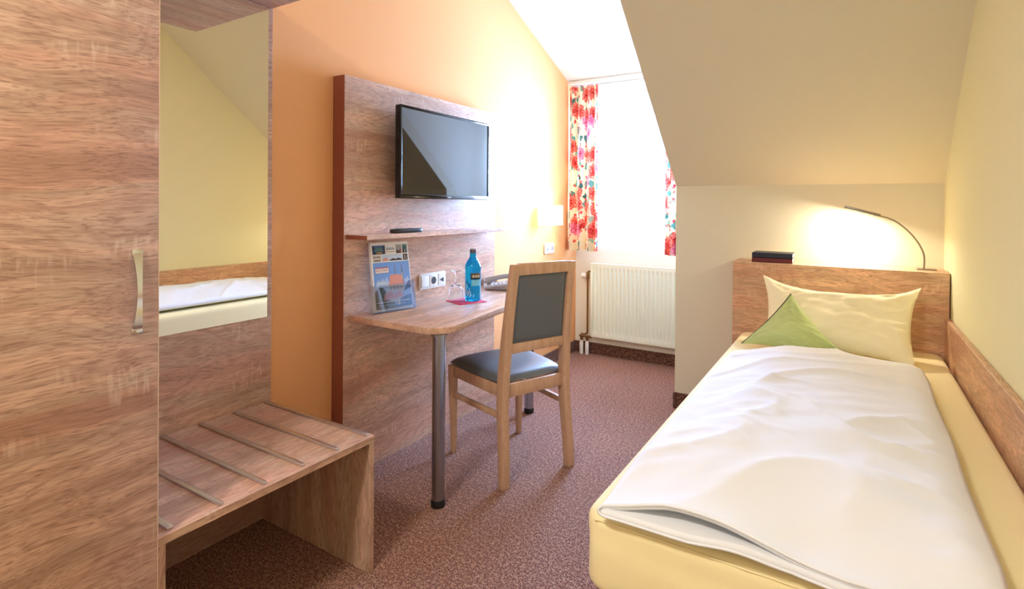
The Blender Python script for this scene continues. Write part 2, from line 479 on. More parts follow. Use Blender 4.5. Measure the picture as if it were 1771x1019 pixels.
# carpet-covered baseboards
BH = 0.092; BT = 0.012
def base(name, lo, hi): struct(MB().box(lo, hi, 0.003, 1).build(name, M['carpet_strip'], smooth=0))
base('baseboard_left', (0, 2.93, 0), (BT, YB, BH))
base('baseboard_back', (BT, YB-BT, 0), (KX, YB, BH))
base('baseboard_knee', (KX-0.004, YK-BT, 0), (1.46, YK, BH+0.006))
base('baseboard_niche', (KX-BT, YK, 0), (KX, YB-BT, BH))

# window: frame, sash, glass, sill
w = bpy.data.objects.new('window_1', None); COL.objects.link(w); w.location = (0.55, YB+0.1, wz0); w['kind'] = 'structure'
b = MB(); fy0, fy1 = YB+0.07, YB+0.13; fw = 0.065
b.box((wx0,fy0,wz0),(wx0+fw,fy1,wz1),.004); b.box((wx1-fw,fy0,wz0),(wx1,fy1,wz1),.004)
b.box((wx0+fw,fy0,wz0),(wx1-fw,fy1,wz0+fw),.004); b.box((wx0+fw,fy0,wz1-fw),(wx1-fw,fy1,wz1),.004)
b.build('window_frame', M['white_pl'], w)
MB().box((wx0+fw-.005,YB+0.098,wz0+fw-.005),(wx1-fw+.005,YB+0.104,wz1-fw+.005)).build('pane', M['pane'], w, smooth=0)
MB().box((wx0-0.03,YB-0.02,wz0-0.022),(wx1+0.03,YB+0.069,wz0-0.001),.005).build('window_sill', M['white_pl'], w)

# ------------------------------------------------------------------ wardrobe, hall stand, luggage bench
PX = 0.075       # front of the desk's backing panel
HX = 0.043       # front of the hall stand's panel
YE = 1.324       # far end of the hall stand
YW = 0.628       # far end of the wardrobe
t = thing('wardrobe', (0.31, 0.03, 0), 'tall oak wardrobe with a curved metal handle at the left edge of the room', 'wardrobe')
MB().box((0.003,-0.57,0.0),(0.622,YW,2.06),.002,1).build('body', M['wood_z'], t, smooth=0)
dr = MB().box((0.6235,0.03,0.05),(0.6425,YW,2.05),.0012,2).build('door', M['wood_y'], t)
MB().box((0.6235,-0.57,0.05),(0.6425,0.027,2.05),.0012,2).build('door', M['wood_y'], t)
MB().box((0.6235,YW+0.0002,0.05),(0.6424,YW+0.0016,2.05)).build('edge_strip', M['edge_pale'], dr, smooth=0)
def bow_handle(y, parent):
    """curved strip handle, wide at both ends and waisted, bowed off the door"""
    z0, z1 = 0.945, 1.132; n = 28
    b = MB(); rows = []
    for i in range(n+1):
        k = i/n; z = z0 + (z1-z0)*k
        s = 4*k*(1-k)
        x = 0.6435 + 0.016*s**0.8
        wd = 0.005 + 0.0064*(2*k-1)**2
        rows.append((x, z, wd))
    for side in range(1):
        vs = []
        for i, (x, z, wd) in enumerate(rows):
            th = 0.004
            vs.append([b.bm.verts.new((x, y-wd, z)), b.bm.verts.new((x, y+wd, z)), b.bm.verts.new((x-th, y+wd, z)), b.bm.verts.new((x-th, y-wd, z))])
        for a, c in zip(vs, vs[1:]):
            for k in range(4):
                b.bm.faces.new((a[k], a[(k+1)%4], c[(k+1)%4], c[k]))
        b.bm.faces.new(vs[0][::-1]); b.bm.faces.new(vs[-1])
    bmesh.ops.recalc_face_normals(b.bm, faces=list(b.bm.faces))
    b.box((0.6425,y-.011,z0),(0.648,y+.011,z0+.014),.001); b.box((0.6425,y-.011,z1-.014),(0.648,y+.011,z1),.001)
    b.build('handle', M['chrome'], parent)
bow_handle(0.583, dr)

t = thing('hall_stand', (0.02, 0.98, 0), 'oak wall panel with a tall mirror and a top board beside the wardrobe', 'hall stand')
MB().box((0.001,YW+.003,0.0),(HX-.002,YE,2.006),.0012,1).build('back_panel', M['wood_y'], t, smooth=0)
MB().box((HX-.002,0.67,0.79),(HX+.002,1.303,1.997),.0008,1).build('mirror', M['mirror'], t, smooth=0)
MB().box((0.001,YW+.003,2.007),(0.612,YE,2.05),.0012,1).build('top_board', M['wood_y2'], t, smooth=0)

bz = 0.457; bt = 0.022
t = thing('luggage_bench', (0.33, 0.97, 0), 'low oak luggage bench with metal strips on top, under the mirror', 'luggage bench')
MB().box((HX,YW+.003,bz-bt),(0.631,1.311,bz),.0012,1).build('seat_board', M['wood_y2'], t, smooth=0)
MB().box((HX,1.289,0.0),(0.629,1.311,bz-bt),.0012,1).build('side_panel', M['wood_z'], t, smooth=0)
MB().box((HX,YW+.003,0.0),(0.629,YW+.025,bz-bt),.0012,1).build('side_panel', M['wood_z'], t, smooth=0)
for y in (1.292, 1.165, 1.040, 0.915, 0.791, 0.668):
    b = MB(); b.box((0.052,y-.0075,bz),(0.618,y+.0075,bz+.008),.003,2)
    b.build('luggage_strip', M['alu'], t)

# ------------------------------------------------------------------ desk wall
PY0, PY1 = 1.655, 2.861
t = thing('desk_backboard', (0.03, 2.25, 0), 'tall oak backing panel with a narrow shelf, fixed to the orange wall', 'wall panel')
MB().box((0.001,PY0,0.0),(PX,PY1,1.812),.0012,1).build('board', M['wood_y3_daylit'], t, smooth=0)
MB().box((0.001,PY0-.0016,0.0),(PX-.001,PY0,1.811)).build('edge_strip', M['edge'], t, smooth=0)
sh = MB().box((PX,1.667,1.078),(0.208,2.82,1.098),.0012,1).build('shelf', M['wood_y3_daylit'], t, smooth=0)
MB().box((PX,1.6655,1.0785),(0.2075,1.6669,1.0975)).build('edge_strip', M['edge'], sh, smooth=0)

t = thing('desk', (0.3, 2.25, 0), 'oak desk top with rounded corner on two round steel legs', 'desk')
# plan outline with a rounded near corner, tapering to the far end
out_ = [(PX+.0005,1.684)]
cx_, cy_, r_ = 0.49, 1.792, 0.110
for i in range(13):
    a = -PI/2 + (PI/2-0.10)*i/12 + 0.0
    out_.append((cx_ + r_*math.cos(a), cy_ + r_*math.sin(a)*0.985))
far = [(0.545,2.25),(0.49,2.60)]
out_ += far
cx2, cy2, r2 = 0.385, 2.79, 0.07
for i in range(9):
    a = -0.20 + (PI/2+0.2)*i/8
    out_.append((cx2 + r2*math.cos(a), cy2 + r2*math.sin(a)))
out_.append((PX+.0005,2.86))
MB().prism(out_, 0.707, 0.735, 0.0025, 2).build('tabletop', M['wood_y3_daylit'], t)
for (x, y) in ((0.558,1.733),(0.365,2.805)):
    lg = MB().lathe([(0.0,0.03),(0.027,0.03),(0.027,0.7),(0.034,0.7),(0.034,0.7065),(0.0,0.7065)], (x,y,0), 40).build('leg', M['steel'], t)
    MB().lathe([(0.0,0.0),(0.029,0.0),(0.030,0.004),(0.030,0.022),(0.028,0.03),(0.0,0.03)], (x,y,0), 40).build('foot', M['black'], lg)

# power outlet strip on the panel
t = thing('power_outlet', (PX, 2.254, 0.83), 'white outlet strip with rocker switch and socket on the oak panel above the desk', 'power outlet')
b = MB()
def yz_plate(b, x0, x1, y0, y1, z0, z1, r, bev=.0015, mat=0):
    pts = []
    for cy, cz, a0 in ((y1-r,z0+r,-PI/2),(y1-r,z1-r,0),(y0+r,z1-r,PI/2),(y0+r,z0+r,PI)):
        for i in range(6):
            a = a0 + PI/2*i/5; pts.append((cy+r*math.cos(a), cz+r*math.sin(a)))
    Mx = Matrix(((0,0,1,0),(1,0,0,0),(0,1,0,0),(0,0,0,1)))
    b.prism(pts, x0, x1, bev, 2, Mx, mat); return b
yz_plate(b, PX+.0005, PX+.009, 2.147, 2.361, 0.787, 0.870, .010).build('frame', M['white_pl'], t)
yz_plate(MB(), PX+.009, PX+.0135, 2.158, 2.216, 0.799, 0.858, .003).build('rocker_switch', M['white_pl'], t)
X = Matrix(((0,0,1,0),(1,0,0,0),(0,1,0,0),(0,0,0,1)))
sk = yz_plate(MB(), PX+.009, PX+.0125, 2.222, 2.290, 0.797, 0.860, .004).build('socket', M['white_pl'], t)
b = MB(); b.lathe([(0.0,0.0),(0.0195,0.0),(0.0195,0.0010),(0.0,0.0010)], (PX+.0125,2.256,0.8285), 28, X)
so = b.build('socket_well', M['phone_dark'], sk)
ds = yz_plate(MB(), PX+.009, PX+.0125, 2.295, 2.351, 0.797, 0.860, .004).build('data_socket', M['white_pl'], t)
b = MB(); b.prism([(2.306,0.826),(2.338,0.812),(2.338,0.838)], PX+.0125, PX+.0135, 0, 1, X); b.build('data_port', M['phone_dark'], ds)

# ------------------------------------------------------------------ television
TX = 0.182
t = thing('television', (0.12, 2.27, 1.49), 'black flat screen television mounted on the oak panel', 'television')
ty0, ty1, tz0, tz1 = 1.893, 2.631, 1.264, 1.709
bz_ = 0.013
b = MB()
b.box((TX-.032,ty0,tz0),(TX-.004,ty1,tz1),.004,2)
b.box((TX-.006,ty0,tz1-bz_),(TX+.003,ty1,tz1),.002,2); b.box((TX-.006,ty0,tz0),(TX+.003,ty1,tz0+.020),.002,2)
b.box((TX-.006,ty0,tz0+.019),(TX+.003,ty0+bz_,tz1-bz_+.001),.002,2); b.box((TX-.006,ty1-bz_,tz0+.019),(TX+.003,ty1,tz1-bz_+.001),.002,2)
b.build('bezel', M['blackgloss'], t)
MB().box((TX-.004,ty0+bz_-.002,tz0+.018),(TX-.0005,ty1-bz_+.002,tz1-bz_+.002)).build('screen', M['screen'], t, smooth=0)
MB().hexa([(TX-.075,ty0+.05,tz0+.03),(TX-.032,ty0+.012,tz0+.01),(TX-.032,ty1-.012,tz0+.01),(TX-.075,ty1-.05,tz0+.03),
           (TX-.058,ty0+.05,tz0+.26),(TX-.032,ty0+.03,tz0+.30),(TX-.032,ty1-.03,tz0+.30),(TX-.058,ty1-.05,tz0+.26)],.006).build('back_housing', M['black'], t)
b = MB(); b.box((PX+.0005,2.16,1.38),(PX+.012,2.38,1.60),.002); b.box((PX+.012,2.2,1.40),(TX-.050,2.34,1.50),.004)
b.build('wall_bracket', M['black'], t)
b = MB(); b.box((TX+.003,2.247,tz0+.007),(TX+.0034,2.277,tz0+.013)); b.build('badge', M['phone'], t, smooth=0)

# remote control on the shelf
b = MB()
tmp = []
for k in range(25):
    a = PI*k/24
pts = []
n_ = 40
for k in range(n_):
    a = 2*PI*k/n_
    ca, sa = math.cos(a), math.sin(a)
    pts.append((math.copysign(abs(ca)**0.45, ca)*0.022, math.copysign(abs(sa)**0.65, sa)*0.098))
Mr = Matrix.Translation((0.150,1.975,1.0985)) @ Matrix.Rotation(math.radians(-4),4,'Z')
t = thing('remote_control', (0.150,1.975,1.0985), 'black remote control lying on the narrow shelf below the television', 'remote control')
MB().prism(pts, 0.0, 0.019, 0.006, 3, Mr).build('case', M['black'], t)
b = MB()
for r in range(6):
    for c in range(3):
        x = -0.011+0.011*c; y = -0.06+0.018*r
        b.box((x-.003,y-.003,0.0188),(x+.003,y+.003,0.0205),.001,1,Mr)
b.build('buttons', M['phone_dark'], t)

# ------------------------------------------------------------------ brochure holder
# local frame: X along the width (towards the window), Y out of the cover (into the room), Z up
hb = Vector((0.178, 1.868, 0.7362)); ang = math.atan2(0.975, 0.19)
ux = Vector((math.cos(ang), math.sin(ang), 0)); uy = Vector((ux.y, -ux.x, 0))
lean = math.radians(9)
MH = Matrix(((ux.x,uy.x,0,hb.x),(ux.y,uy.y,0,hb.y),(0,0,1,hb.z),(0,0,0,1)))      # upright frame at the holder's base
ML = MH @ Matrix.Translation((0,0.0,0.006)) @ Matrix.Rotation(lean,4,'X')          # leaning frame: top away from the room
t = thing('brochure_holder', hb, 'clear acrylic brochure stand on the left end of the desk', 'brochure stand')
hw = 0.121
MB().box((-hw,-.0185,-0.003),(hw,-.016,0.225),.0008,1,ML).build('back_plate', M['acrylic'], t)
MB().box((-hw,0.006,-0.003),(hw,0.009,0.120),.0008,1,ML).build('front_plate', M['acrylic'], t)
for s in (-1, 1):
    b = MB(); b.box((s*hw-.0014,-.0158,-0.003),(s*hw+.0014,0.0058,0.130),.0005,1,ML); b.build('side_plate', M['acrylic'], t)
MB().box((-hw,-.055,0.0),(hw,0.012,0.0026),.0008,1,MH).build('foot_plate', M['acrylic'], t)

t = thing('travel_brochure', ML @ Vector((0,-.01,0)), 'travel brochure with a twin towered church cover in the clear stand', 'brochure')
bw, bh = 0.105, 0.318; zb = 0.001
MB().box((-bw,-.015,zb),(bw,0.0018,bh),.0004,1,ML).build('pages', M['paper'], t, smooth=0)
inks = {}
def ink(n, c):
    if n not in inks: inks[n] = simple('ink_'+n, c, 0.35, grain=0.10, gscale=180)
    return inks[n]
names_ = [('sky',(112,158,226)),('haze',(168,192,232)),('white',(236,238,242)),('navy',(24,44,86)),('dark',(44,40,46)),('stone',(206,196,190)),('roof',(216,150,138)),
          ('red',(176,52,48)),('tree',(86,100,78)),('blue',(62,104,158)),('spire',(108,124,158)),('pale',(190,210,232)),('teal',(70,120,130)),('ochre',(172,130,80)),('grey',(150,154,164))]
imats = [ink(n, c) for n, c in names_]; idx = {n: i for i, (n, c) in enumerate(names_)}
b = MB(); lev = [0]
def patch(col, pts):
    """flat printed shape on the cover; coordinates 0..1 across and 0..1 up"""
    lev[0] += 1
    y = 0.0019 + lev[0]*0.000012
    P_ = [ML @ Vector((-bw + 2*bw*u, y, zb + (bh-zb)*v)) for u, v in pts]
    f = b.bm.faces.new([b.bm.verts.new(p) for p in P_[::1]]); f.material_index = idx[col]
def rect(col, u0, v0, u1, v1): patch(col, [(u0,v0),(u1,v0),(u1,v1),(u0,v1)])
rect('white', 0,0,1,1)
rect('sky', 0.03,0.03,0.985,0.705)
rect('haze', 0.10,0.03,0.985,0.42)
for k in range(8): patch('haze', [(0.05+.11*k,0.40),(0.19+.11*k,0.41),(0.15+.11*k,0.455+.02*(k%3))])
# hills, roofs and the church with its two spires
patch('pale', [(0.03,0.16),(0.6,0.16),(0.5,0.34),(0.3,0.42),(0.14,0.42),(0.03,0.36)])
patch('spire', [(0.565,0.36),(0.615,0.36),(0.605,0.57),(0.588,0.70),(0.574,0.57)])
patch('spire', [(0.745,0.34),(0.815,0.34),(0.800,0.57),(0.778,0.70),(0.758,0.57)])
patch('stone', [(0.575,0.36),(0.60,0.36),(0.597,0.52),(0.583,0.52)])
patch('stone', [(0.755,0.34),(0.782,0.34),(0.785,0.53),(0.765,0.53)])
patch('roof', [(0.40,0.36),(0.80,0.36),(0.745,0.505),(0.45,0.515)])
patch('stone', [(0.40,0.25),(0.80,0.25),(0.80,0.36),(0.40,0.36)])
for k in range(4): rect('spire', 0.44+.09*k,0.285,0.465+.09*k,0.34)
patch('blue', [(0.78,0.25),(0.985,0.30),(0.985,0.41),(0.90,0.385)])
patch('tree', [(0.03,0.05),(0.38,0.05),(0.36,0.24),(0.24,0.34),(0.12,0.345),(0.03,0.27)])
patch('roof', [(0.22,0.15),(0.78,0.17),(0.70,0.28),(0.55,0.23),(0.42,0.27),(0.30,0.255)])
patch('stone', [(0.34,0.11),(0.72,0.12),(0.70,0.175),(0.36,0.165)])
patch('tree', [(0.03,0.03),(0.55,0.03),(0.52,0.12),(0.32,0.15),(0.12,0.14),(0.03,0.16)])
patch('blue', [(0.52,0.03),(0.985,0.03),(0.985,0.20),(0.80,0.18),(0.62,0.13)])
patch('white', [(0.60,0.06),(0.66,0.06),(0.665,0.14),(0.61,0.15)])
patch('ochre', [(0.30,0.205),(0.44,0.21),(0.40,0.235)])
rect('white', 0.06,0.115,0.93,0.128); rect('white', 0.10,0.075,0.80,0.084); rect('dark', 0.05,0.032,0.60,0.040); rect('pale', 0.05,0.048,0.55,0.055)
# picture strip along the top
rect('navy', 0.045,0.825,0.375,0.955); patch('teal', [(0.09,0.865),(0.33,0.87),(0.29,0.92),(0.12,0.925)]); patch('ochre', [(0.14,0.835),(0.30,0.835),(0.28,0.862),(0.16,0.86)]); patch('blue',[(0.10,0.925),(0.32,0.925),(0.32,0.95),(0.10,0.95)])
rect('grey', 0.66,0.825,0.815,0.955); patch('dark', [(0.66,0.825),(0.80,0.825),(0.80,0.90),(0.74,0.86),(0.68,0.885)]); patch('red', [(0.74,0.84),(0.80,0.84),(0.795,0.895)])
rect('teal', 0.835,0.825,0.965,0.955); patch('dark', [(0.835,0.825),(0.965,0.825),(0.93,0.875),(0.90,0.93),(0.86,0.89)]); patch('stone',[(0.895,0.83),(0.915,0.83),(0.912,0.885),(0.897,0.885)])
rect('stone', 0.045,0.715,0.25,0.81)
for k in range(4):
    rect('dark', 0.06+.045*k,0.775,0.085+.045*k,0.795); rect('dark', 0.07+.042*k,0.722,0.10+.042*k,0.742)
rect('pale', 0.27,0.72,0.815,0.81); patch('roof', [(0.28,0.72),(0.45,0.72),(0.43,0.755),(0.37,0.77),(0.30,0.75)])
patch('dark', [(0.45,0.72),(0.81,0.72),(0.80,0.742),(0.70,0.758),(0.66,0.742),(0.56,0.755),(0.50,0.738)])
rect('dark', 0.835,0.715,0.965,0.81); rect('stone', 0.875,0.725,0.89,0.795); rect('stone', 0.925,0.725,0.935,0.79)
rect('grey', 0.40,0.885,0.63,0.905); rect('pale', 0.40,0.905,0.60,0.925); rect('stone', 0.40,0.84,0.44,0.875); rect('grey', 0.46,0.852,0.63,0.862)
# title plate
rect('red', 0.08,0.548,0.425,0.632); rect('white', 0.085,0.552,0.42,0.618)
b.build('cover', imats, t, smooth=0)
def letters(txt, M4, size, mat, parent, name, extr=0.0001):
    cu = bpy.data.curves.new('lettering', 'FONT'); cu.body = txt; cu.size = size; cu.extrude = extr
    cu.align_x = 'CENTER'; cu.align_y = 'CENTER'
    o = bpy.data.objects.new('lettering', cu); COL.objects.link(o)
    bpy.context.view_layer.update()
    me = bpy.data.meshes.new_from_object(o.evaluated_get(bpy.context.evaluated_depsgraph_get()))
    bpy.data.objects.remove(o); bpy.data.curves.remove(cu)
    Lp = wloc(parent)
    for v in me.vertices: v.co = (M4 @ v.co) - Lp
    me.materials.clear(); me.materials.append(mat); me.name = name
    o = bpy.data.objects.new(name, me); COL.objects.link(o); o.parent = parent
    return o
FX = Matrix(((1,0,0,0),(0,0,1,0),(0,1,0,0),(0,0,0,1)))     # text plane: x across, y up, facing +Y of the frame
def coverpt(u, v): return Vector((-bw+2*bw*u, 0.0034, zb+(bh-zb)*v))
letters('ROTOUR', ML @ Matrix.Translation(coverpt(0.2525,0.585)) @ FX, 0.0150, ink('red',(176,52,48)), t, 'title')

# ------------------------------------------------------------------ bottle, glass, napkin, telephone
dz = 0.7355
b = MB(); rz_ = math.radians(12)
def napkin(b, c, sx, sy, z0, rot, th, seed):
    R_ = Matrix.Rotation(rot, 3, 'Z')
    def top(u, v):
        p = R_ @ Vector(((u-.5)*sx, (v-.5)*sy, 0)); e = min(u,1-u,v,1-v)
        z = th*min(1, e*30)**0.5 + 0.0012*noise.noise(Vector((u*5+seed, v*5, 0)))*min(1, e*8)
        return (c[0]+p.x, c[1]+p.y, z0+max(0.0006, z))
    b.grid(top, 24, 24)
    b.grid(lambda u, v: (c[0]+(R_ @ Vector(((u-.5)*sx,(v-.5)*sy,0))).x, c[1]+(R_ @ Vector(((u-.5)*sx,(v-.5)*sy,0))).y, z0), 1, 1)
napkin(b, (0.300,2.262), 0.148, 0.165, dz, math.radians(-22), 0.0045, 1)
tag(b.build('napkin', M['napkin'], smooth=60), 'folded pinkish red paper napkin on the desk under the blue bottle', 'napkin')
nz = dz + 0.0052

bx, by = 0.327, 2.283
t = thing('water_bottle', (bx,by,nz), 'blue glass water bottle standing on the red napkin', 'bottle')
prof = [(0,0.0),(0.036,0.0),(0.0405,0.003),(0.0415,0.010),(0.0415,0.160),(0.0430,0.166),(0.0435,0.172),(0.0420,0.178),(0.038,0.190),(0.030,0.206),(0.0215,0.216),(0.0185,0.222),(0.0165,0.240),(0.0155,0.246),(0.0,0.246)]
MB().lathe(prof, (bx,by,nz), 48).build('glass_body', M['bottle'], t, smooth=50)
MB().lathe([(0,0.2465),(0.0165,0.2465),(0.0172,0.249),(0.0172,0.262),(0.0160,0.266),(0.0,0.267)], (bx,by,nz), 32).build('cap', M['cap'], t)
# labels wrap the side that faces the room
fa = math.atan2(-by*0.9, 1.99-bx)
def wrap(a0, a1, z0, z1, r, mat, parent, name, n=18):
    b = MB(); b.grid(lambda u, v: (bx+r*math.cos(fa+a0+(a1-a0)*u), by+r*math.sin(fa+a0+(a1-a0)*u), nz+z0+(z1-z0)*v), n, 1)
    return b.build(name, mat, parent, 60)
lb = wrap(-0.35, 1.05, 0.113, 0.146, 0.0419, M['navy_label'], t, 'label')
b = MB()
for k in range(7):
    a = -0.16+0.155*k
    h0, h1 = (0.122,0.137) if k % 2 else (0.123,0.135)
    b.grid(lambda u, v: (bx+.0422*math.cos(fa+a+.10*u), by+.0422*math.sin(fa+a+.10*u), nz+h0+(h1-h0)*v), 3, 1)
b.grid(lambda u, v: (bx+.0421*math.cos(fa-.27+1.25*u), by+.0421*math.sin(fa-.27+1.25*u), nz+.1425+.0012*v), 10, 1)
b.build('label_print', M['cream_ink'], lb, 60)
wrap(-0.22, 0.95, 0.080, 0.111, 0.0418, M['pale_label'], t, 'lower_label')
b = MB()
for k in range(9):
    a0 = -1.15+0.14*k; z0 = 0.030+0.008*math.sin(k*2.1); h = 0.050-0.006*k+0.012*math.sin(k*1.7)
    b.grid(lambda u, v: (bx+.0418*math.cos(fa+a0+.05*u+.10*v), by+.0418*math.sin(fa+a0+.05*u+.10*v), nz+z0+h*v), 1, 5)
b.build('pattern', M['white_ink'], t, 60)

gx, gy = 0.268, 2.215
t_ = [(0.0,0.004),(0.030,0.0)]
# wine glass standing upside down: rim on the napkin, foot on top
outer = [(0.0325,0.0),(0.0365,0.020),(0.0385,0.040),(0.0365,0.060),(0.0280,0.076),(0.0140,0.086),(0.0055,0.094),(0.0042,0.110),(0.0042,0.138),(0.0070,0.147),(0.0180,0.152),(0.0310,0.1545),(0.0325,0.1560),(0.0310,0.1572),(0.0,0.1580)]
inner = [(0.0,0.082),(0.0125,0.0815),(0.0265,0.0735),(0.0350,0.0590),(0.0371,0.040),(0.0352,0.020),(0.0313,0.0)]
tag(MB().lathe(inner[::1]+outer, (gx,gy,nz), 48).build('wine_glass', M['glass'], smooth=60, loc=(gx,gy,nz)), 'clear wine glass turned upside down on the red napkin', 'wine glass')

# telephone at the far end of the desk
px, py = 0.215, 2.740
MP = Matrix.Translation((px,py,dz)) @ Matrix.Rotation(math.radians(-62),4,'Z')
t = thing('telephone', (px,py,dz), 'grey desk telephone at the far end of the desk behind the chair', 'telephone')
b = MB(); b.hexa([MP @ Vector(p) for p in ((-.085,-.095,0),(.085,-.095,0),(.085,.095,0),(-.085,.095,0),(-.09,-.10,.016),(.09,-.10,.016),(.09,.10,.052),(-.09,.10,.052))], .009, 3)
bd = b.build('body', M['phone'], t)
MB().box((-.080,-.088,-0.0002),(.080,.088,.004),.001,1,MP).build('base', M['phone_dark'], t)
sl = math.atan2(.036,.20)
MK = MP @ Matrix.Translation((0,0,0.035)) @ Matrix.Rotation(sl,4,'X')
for r in range(4):
    for c in range(3):
        MB().box((-.002+.026*c-.009,-.062+.024*r-.007,-0.001),(-.002+.026*c+.009,-.062+.024*r+.007,.004),.002,2,MK).build('key', M['white_pl'], bd)
MB().box((-.01,.045,-.001),(.075,.078,.003),.002,1,MK).build('display', M['phone_dark'], bd)
b = MB()
hp = []
for i in range(21):
    k = i/20; y = -0.105+0.21*k
    hp.append(MK @ Vector((-.058, y, 0.016+0.012*math.sin(PI*k))))
b.tube(hp, [0.014+0.010*abs(2*i/20-1)**2.2 for i in range(21)], 14)
b.build('handset', M['phone'], t)
cp = []
p0 = MK @ Vector((-.058,-.112,0.010)); p1 = Vector((0.118,2.845,dz+0.006)); 
for i in range(120):
    k = i/119; q = p0.lerp(p1, k); q = q + Vector((0.006*math.cos(i*0.9), 0, 0.006*math.sin(i*0.9)+0.0062*0+0.02*math.sin(PI*k)))
    q.z = max(q.z, dz+0.003); cp.append(q)
b = MB(); b.tube(cp, 0.0018, 6); b.build('cord', M['phone_dark'], t)

# ------------------------------------------------------------------ chair
F = Vector((-0.925, 0.38, 0)).normalized()          # seat points towards the desk
Sd = Vector((0.38, 0.925, 0)).normalized()
FL, FR, RL, RR = Vector((0.305,2.150,0)), Vector((0.462,2.527,0)), Vector((0.712,1.992,0)), Vector((0.858,2.338,0))
cc = (FL+FR+RL+RR)/4
t = thing('chair', cc, 'beech framed chair with grey padded seat and back pulled up to the desk', 'chair')
def post(pts, wf, ws, mats, name):
    """square post through centre points; wf along F, ws along Sd"""
    b = MB(); rings = []
    for i, p in enumerate(pts):
        a = wf[i] if isinstance(wf, (list, tuple)) else wf
        s = ws[i] if isinstance(ws, (list, tuple)) else ws
        rings.append([b.bm.verts.new(p + F*(i1*a/2) + Sd*(j1*s/2)) for i1, j1 in ((-1,-1),(1,-1),(1,1),(-1,1))])
    for a, c in zip(rings, rings[1:]):
        for k in range(4): b.bm.faces.new((a[k], a[(k+1)%4], c[(k+1)%4], c[k]))
    b.bm.faces.new(rings[0][::-1]); b.bm.faces.new(rings[-1])
    bmesh.ops.recalc_face_normals(b.bm, faces=list(b.bm.faces))
    le = [e for e in b.bm.edges if len(e.link_faces) == 2 and e.calc_face_angle(0) > 0.8]
    bmesh.ops.bevel(b.bm, geom=le, offset=0.004, segments=2, profile=0.5, affect='EDGES', clamp_overlap=True)
    return b.build(name, mats, t)
def rear_x(z):
    """how far the rear post stands behind its foot at height z"""
    if z < 0.42: k = z/0.42; return -0.030*(k*k*(3-2*k))
    k = (z-0.42)/0.56
    return -0.030 + 0.064*(0.55*k+0.45*k*k)
zs = [0.0,0.1,0.2,0.3,0.40,0.46,0.54,0.62,0.72,0.82,0.92,0.978]
tap = lambda z: 0.029*z/0.98       # the posts draw together towards the top
for base_, q in ((RL, 1), (RR, -1)):
    post([base_ - F*rear_x(z) + Sd*(q*tap(z)) + Vector((0,0,z)) for z in zs], [0.036,0.038,0.040,0.042,0.044,0.044,0.042,0.038,0.034,0.031,0.028,0.026], 0.042, M['beech'], 'rear_leg')
for base_, q in ((FL, 1), (FR, -1)):
    inn = (Sd*q*0.006 - F*0.006)
    post([base_ + inn*0.6, base_ + inn*0.3 + Vector((0,0,0.2)), base_ + Vector((0,0,0.385)), base_ + Vector((0,0,0.436))], [0.024,0.031,0.038,0.038], [0.024,0.031,0.038,0.038], M['beech'], 'front_leg')
def beam(p, q, hgt, wid, name, bev=.003):
    p = Vector(p); q = Vector(q); d = (q-p); ln = d.length; d.normalize()
    s = Vector((0,0,1)).cross(d).normalized(); u = d.cross(s)
    M4 = Matrix((( d.x,s.x,u.x,p.x),(d.y,s.y,u.y,p.y),(d.z,s.z,u.z,p.z),(0,0,0,1)))
    return MB().box((0,-wid/2,-hgt/2),(ln,wid/2,hgt/2),bev,2,M4).build(name, M['beech'], t)
Z = lambda z: Vector((0,0,z))
rl = lambda z: RL - F*rear_x(z) + Sd*tap(z) + Z(z); rr = lambda z: RR - F*rear_x(z) - Sd*tap(z) + Z(z)
az = 0.411
beam(FL+Z(az)+Sd*0.018, FR+Z(az)-Sd*0.018, 0.055, 0.022, 'apron')
beam(rl(az)+Sd*0.020, rr(az)-Sd*0.020, 0.060, 0.022, 'apron')
beam(FL+Z(az)-F*0.018, rl(az)+F*0.020, 0.055, 0.022, 'apron')
beam(FR+Z(az)-F*0.018, rr(az)+F*0.020, 0.055, 0.022, 'apron')
beam(FL+Z(0.292)-F*0.014, rl(0.300)+F*0.018, 0.026, 0.018, 'stretcher')
beam(FR+Z(0.292)-F*0.014, rr(0.300)+F*0.018, 0.026, 0.018, 'stretcher')
beam(rl(0.955)+Sd*0.0205, rr(0.955)-Sd*0.0205, 0.052, 0.026, 'top_rail')
beam(rl(0.600)+Sd*0.0205, rr(0.600)-Sd*0.0205, 0.044, 0.026, 'back_rail')
# padded seat: rounded, bulging
sf0, sf1 = FL - Sd*0.022 + F*0.026, FR + Sd*0.022 + F*0.026
sr0, sr1 = RL + F*0.032 - Sd*0.004, RR + F*0.032 + Sd*0.004
def seat_pt(u, v):
    a = sf0.lerp(sf1, u); c = sr0.lerp(sr1, u); return a.lerp(c, v)
b = MB(); n_ = 30; ringl = []
def rrect(u, v):                       # pull the square corners in a little
    x, y = 2*u-1, 2*v-1
    return ((x*math.sqrt(1-0.10*y*y))+1)/2, ((y*math.sqrt(1-0.10*x*x))+1)/2
def seat_surf(u, v, sgn):
    uu, vv = rrect(u, v); p = seat_pt(uu, vv)
    x, y = abs(2*u-1), abs(2*v-1)
    e = (1-x**6)*(1-y**6)
    e2 = max(0.0, e)**0.42
    z = 0.446 + (0.034*e2 + 0.008*(1-x*x)*(1-y*y) if sgn > 0 else -0.004*e2)
    out = 0.0
    return (p.x, p.y, z)
b.grid(lambda u, v: seat_surf(u, v, 1), n_, n_); b.grid(lambda u, v: seat_surf(v, u, -1), n_, n_)
bmesh.ops.remove_doubles(b.bm, verts=list(b.bm.verts), dist=0.0004)
b.build('seat', M['leather'], t, 60)
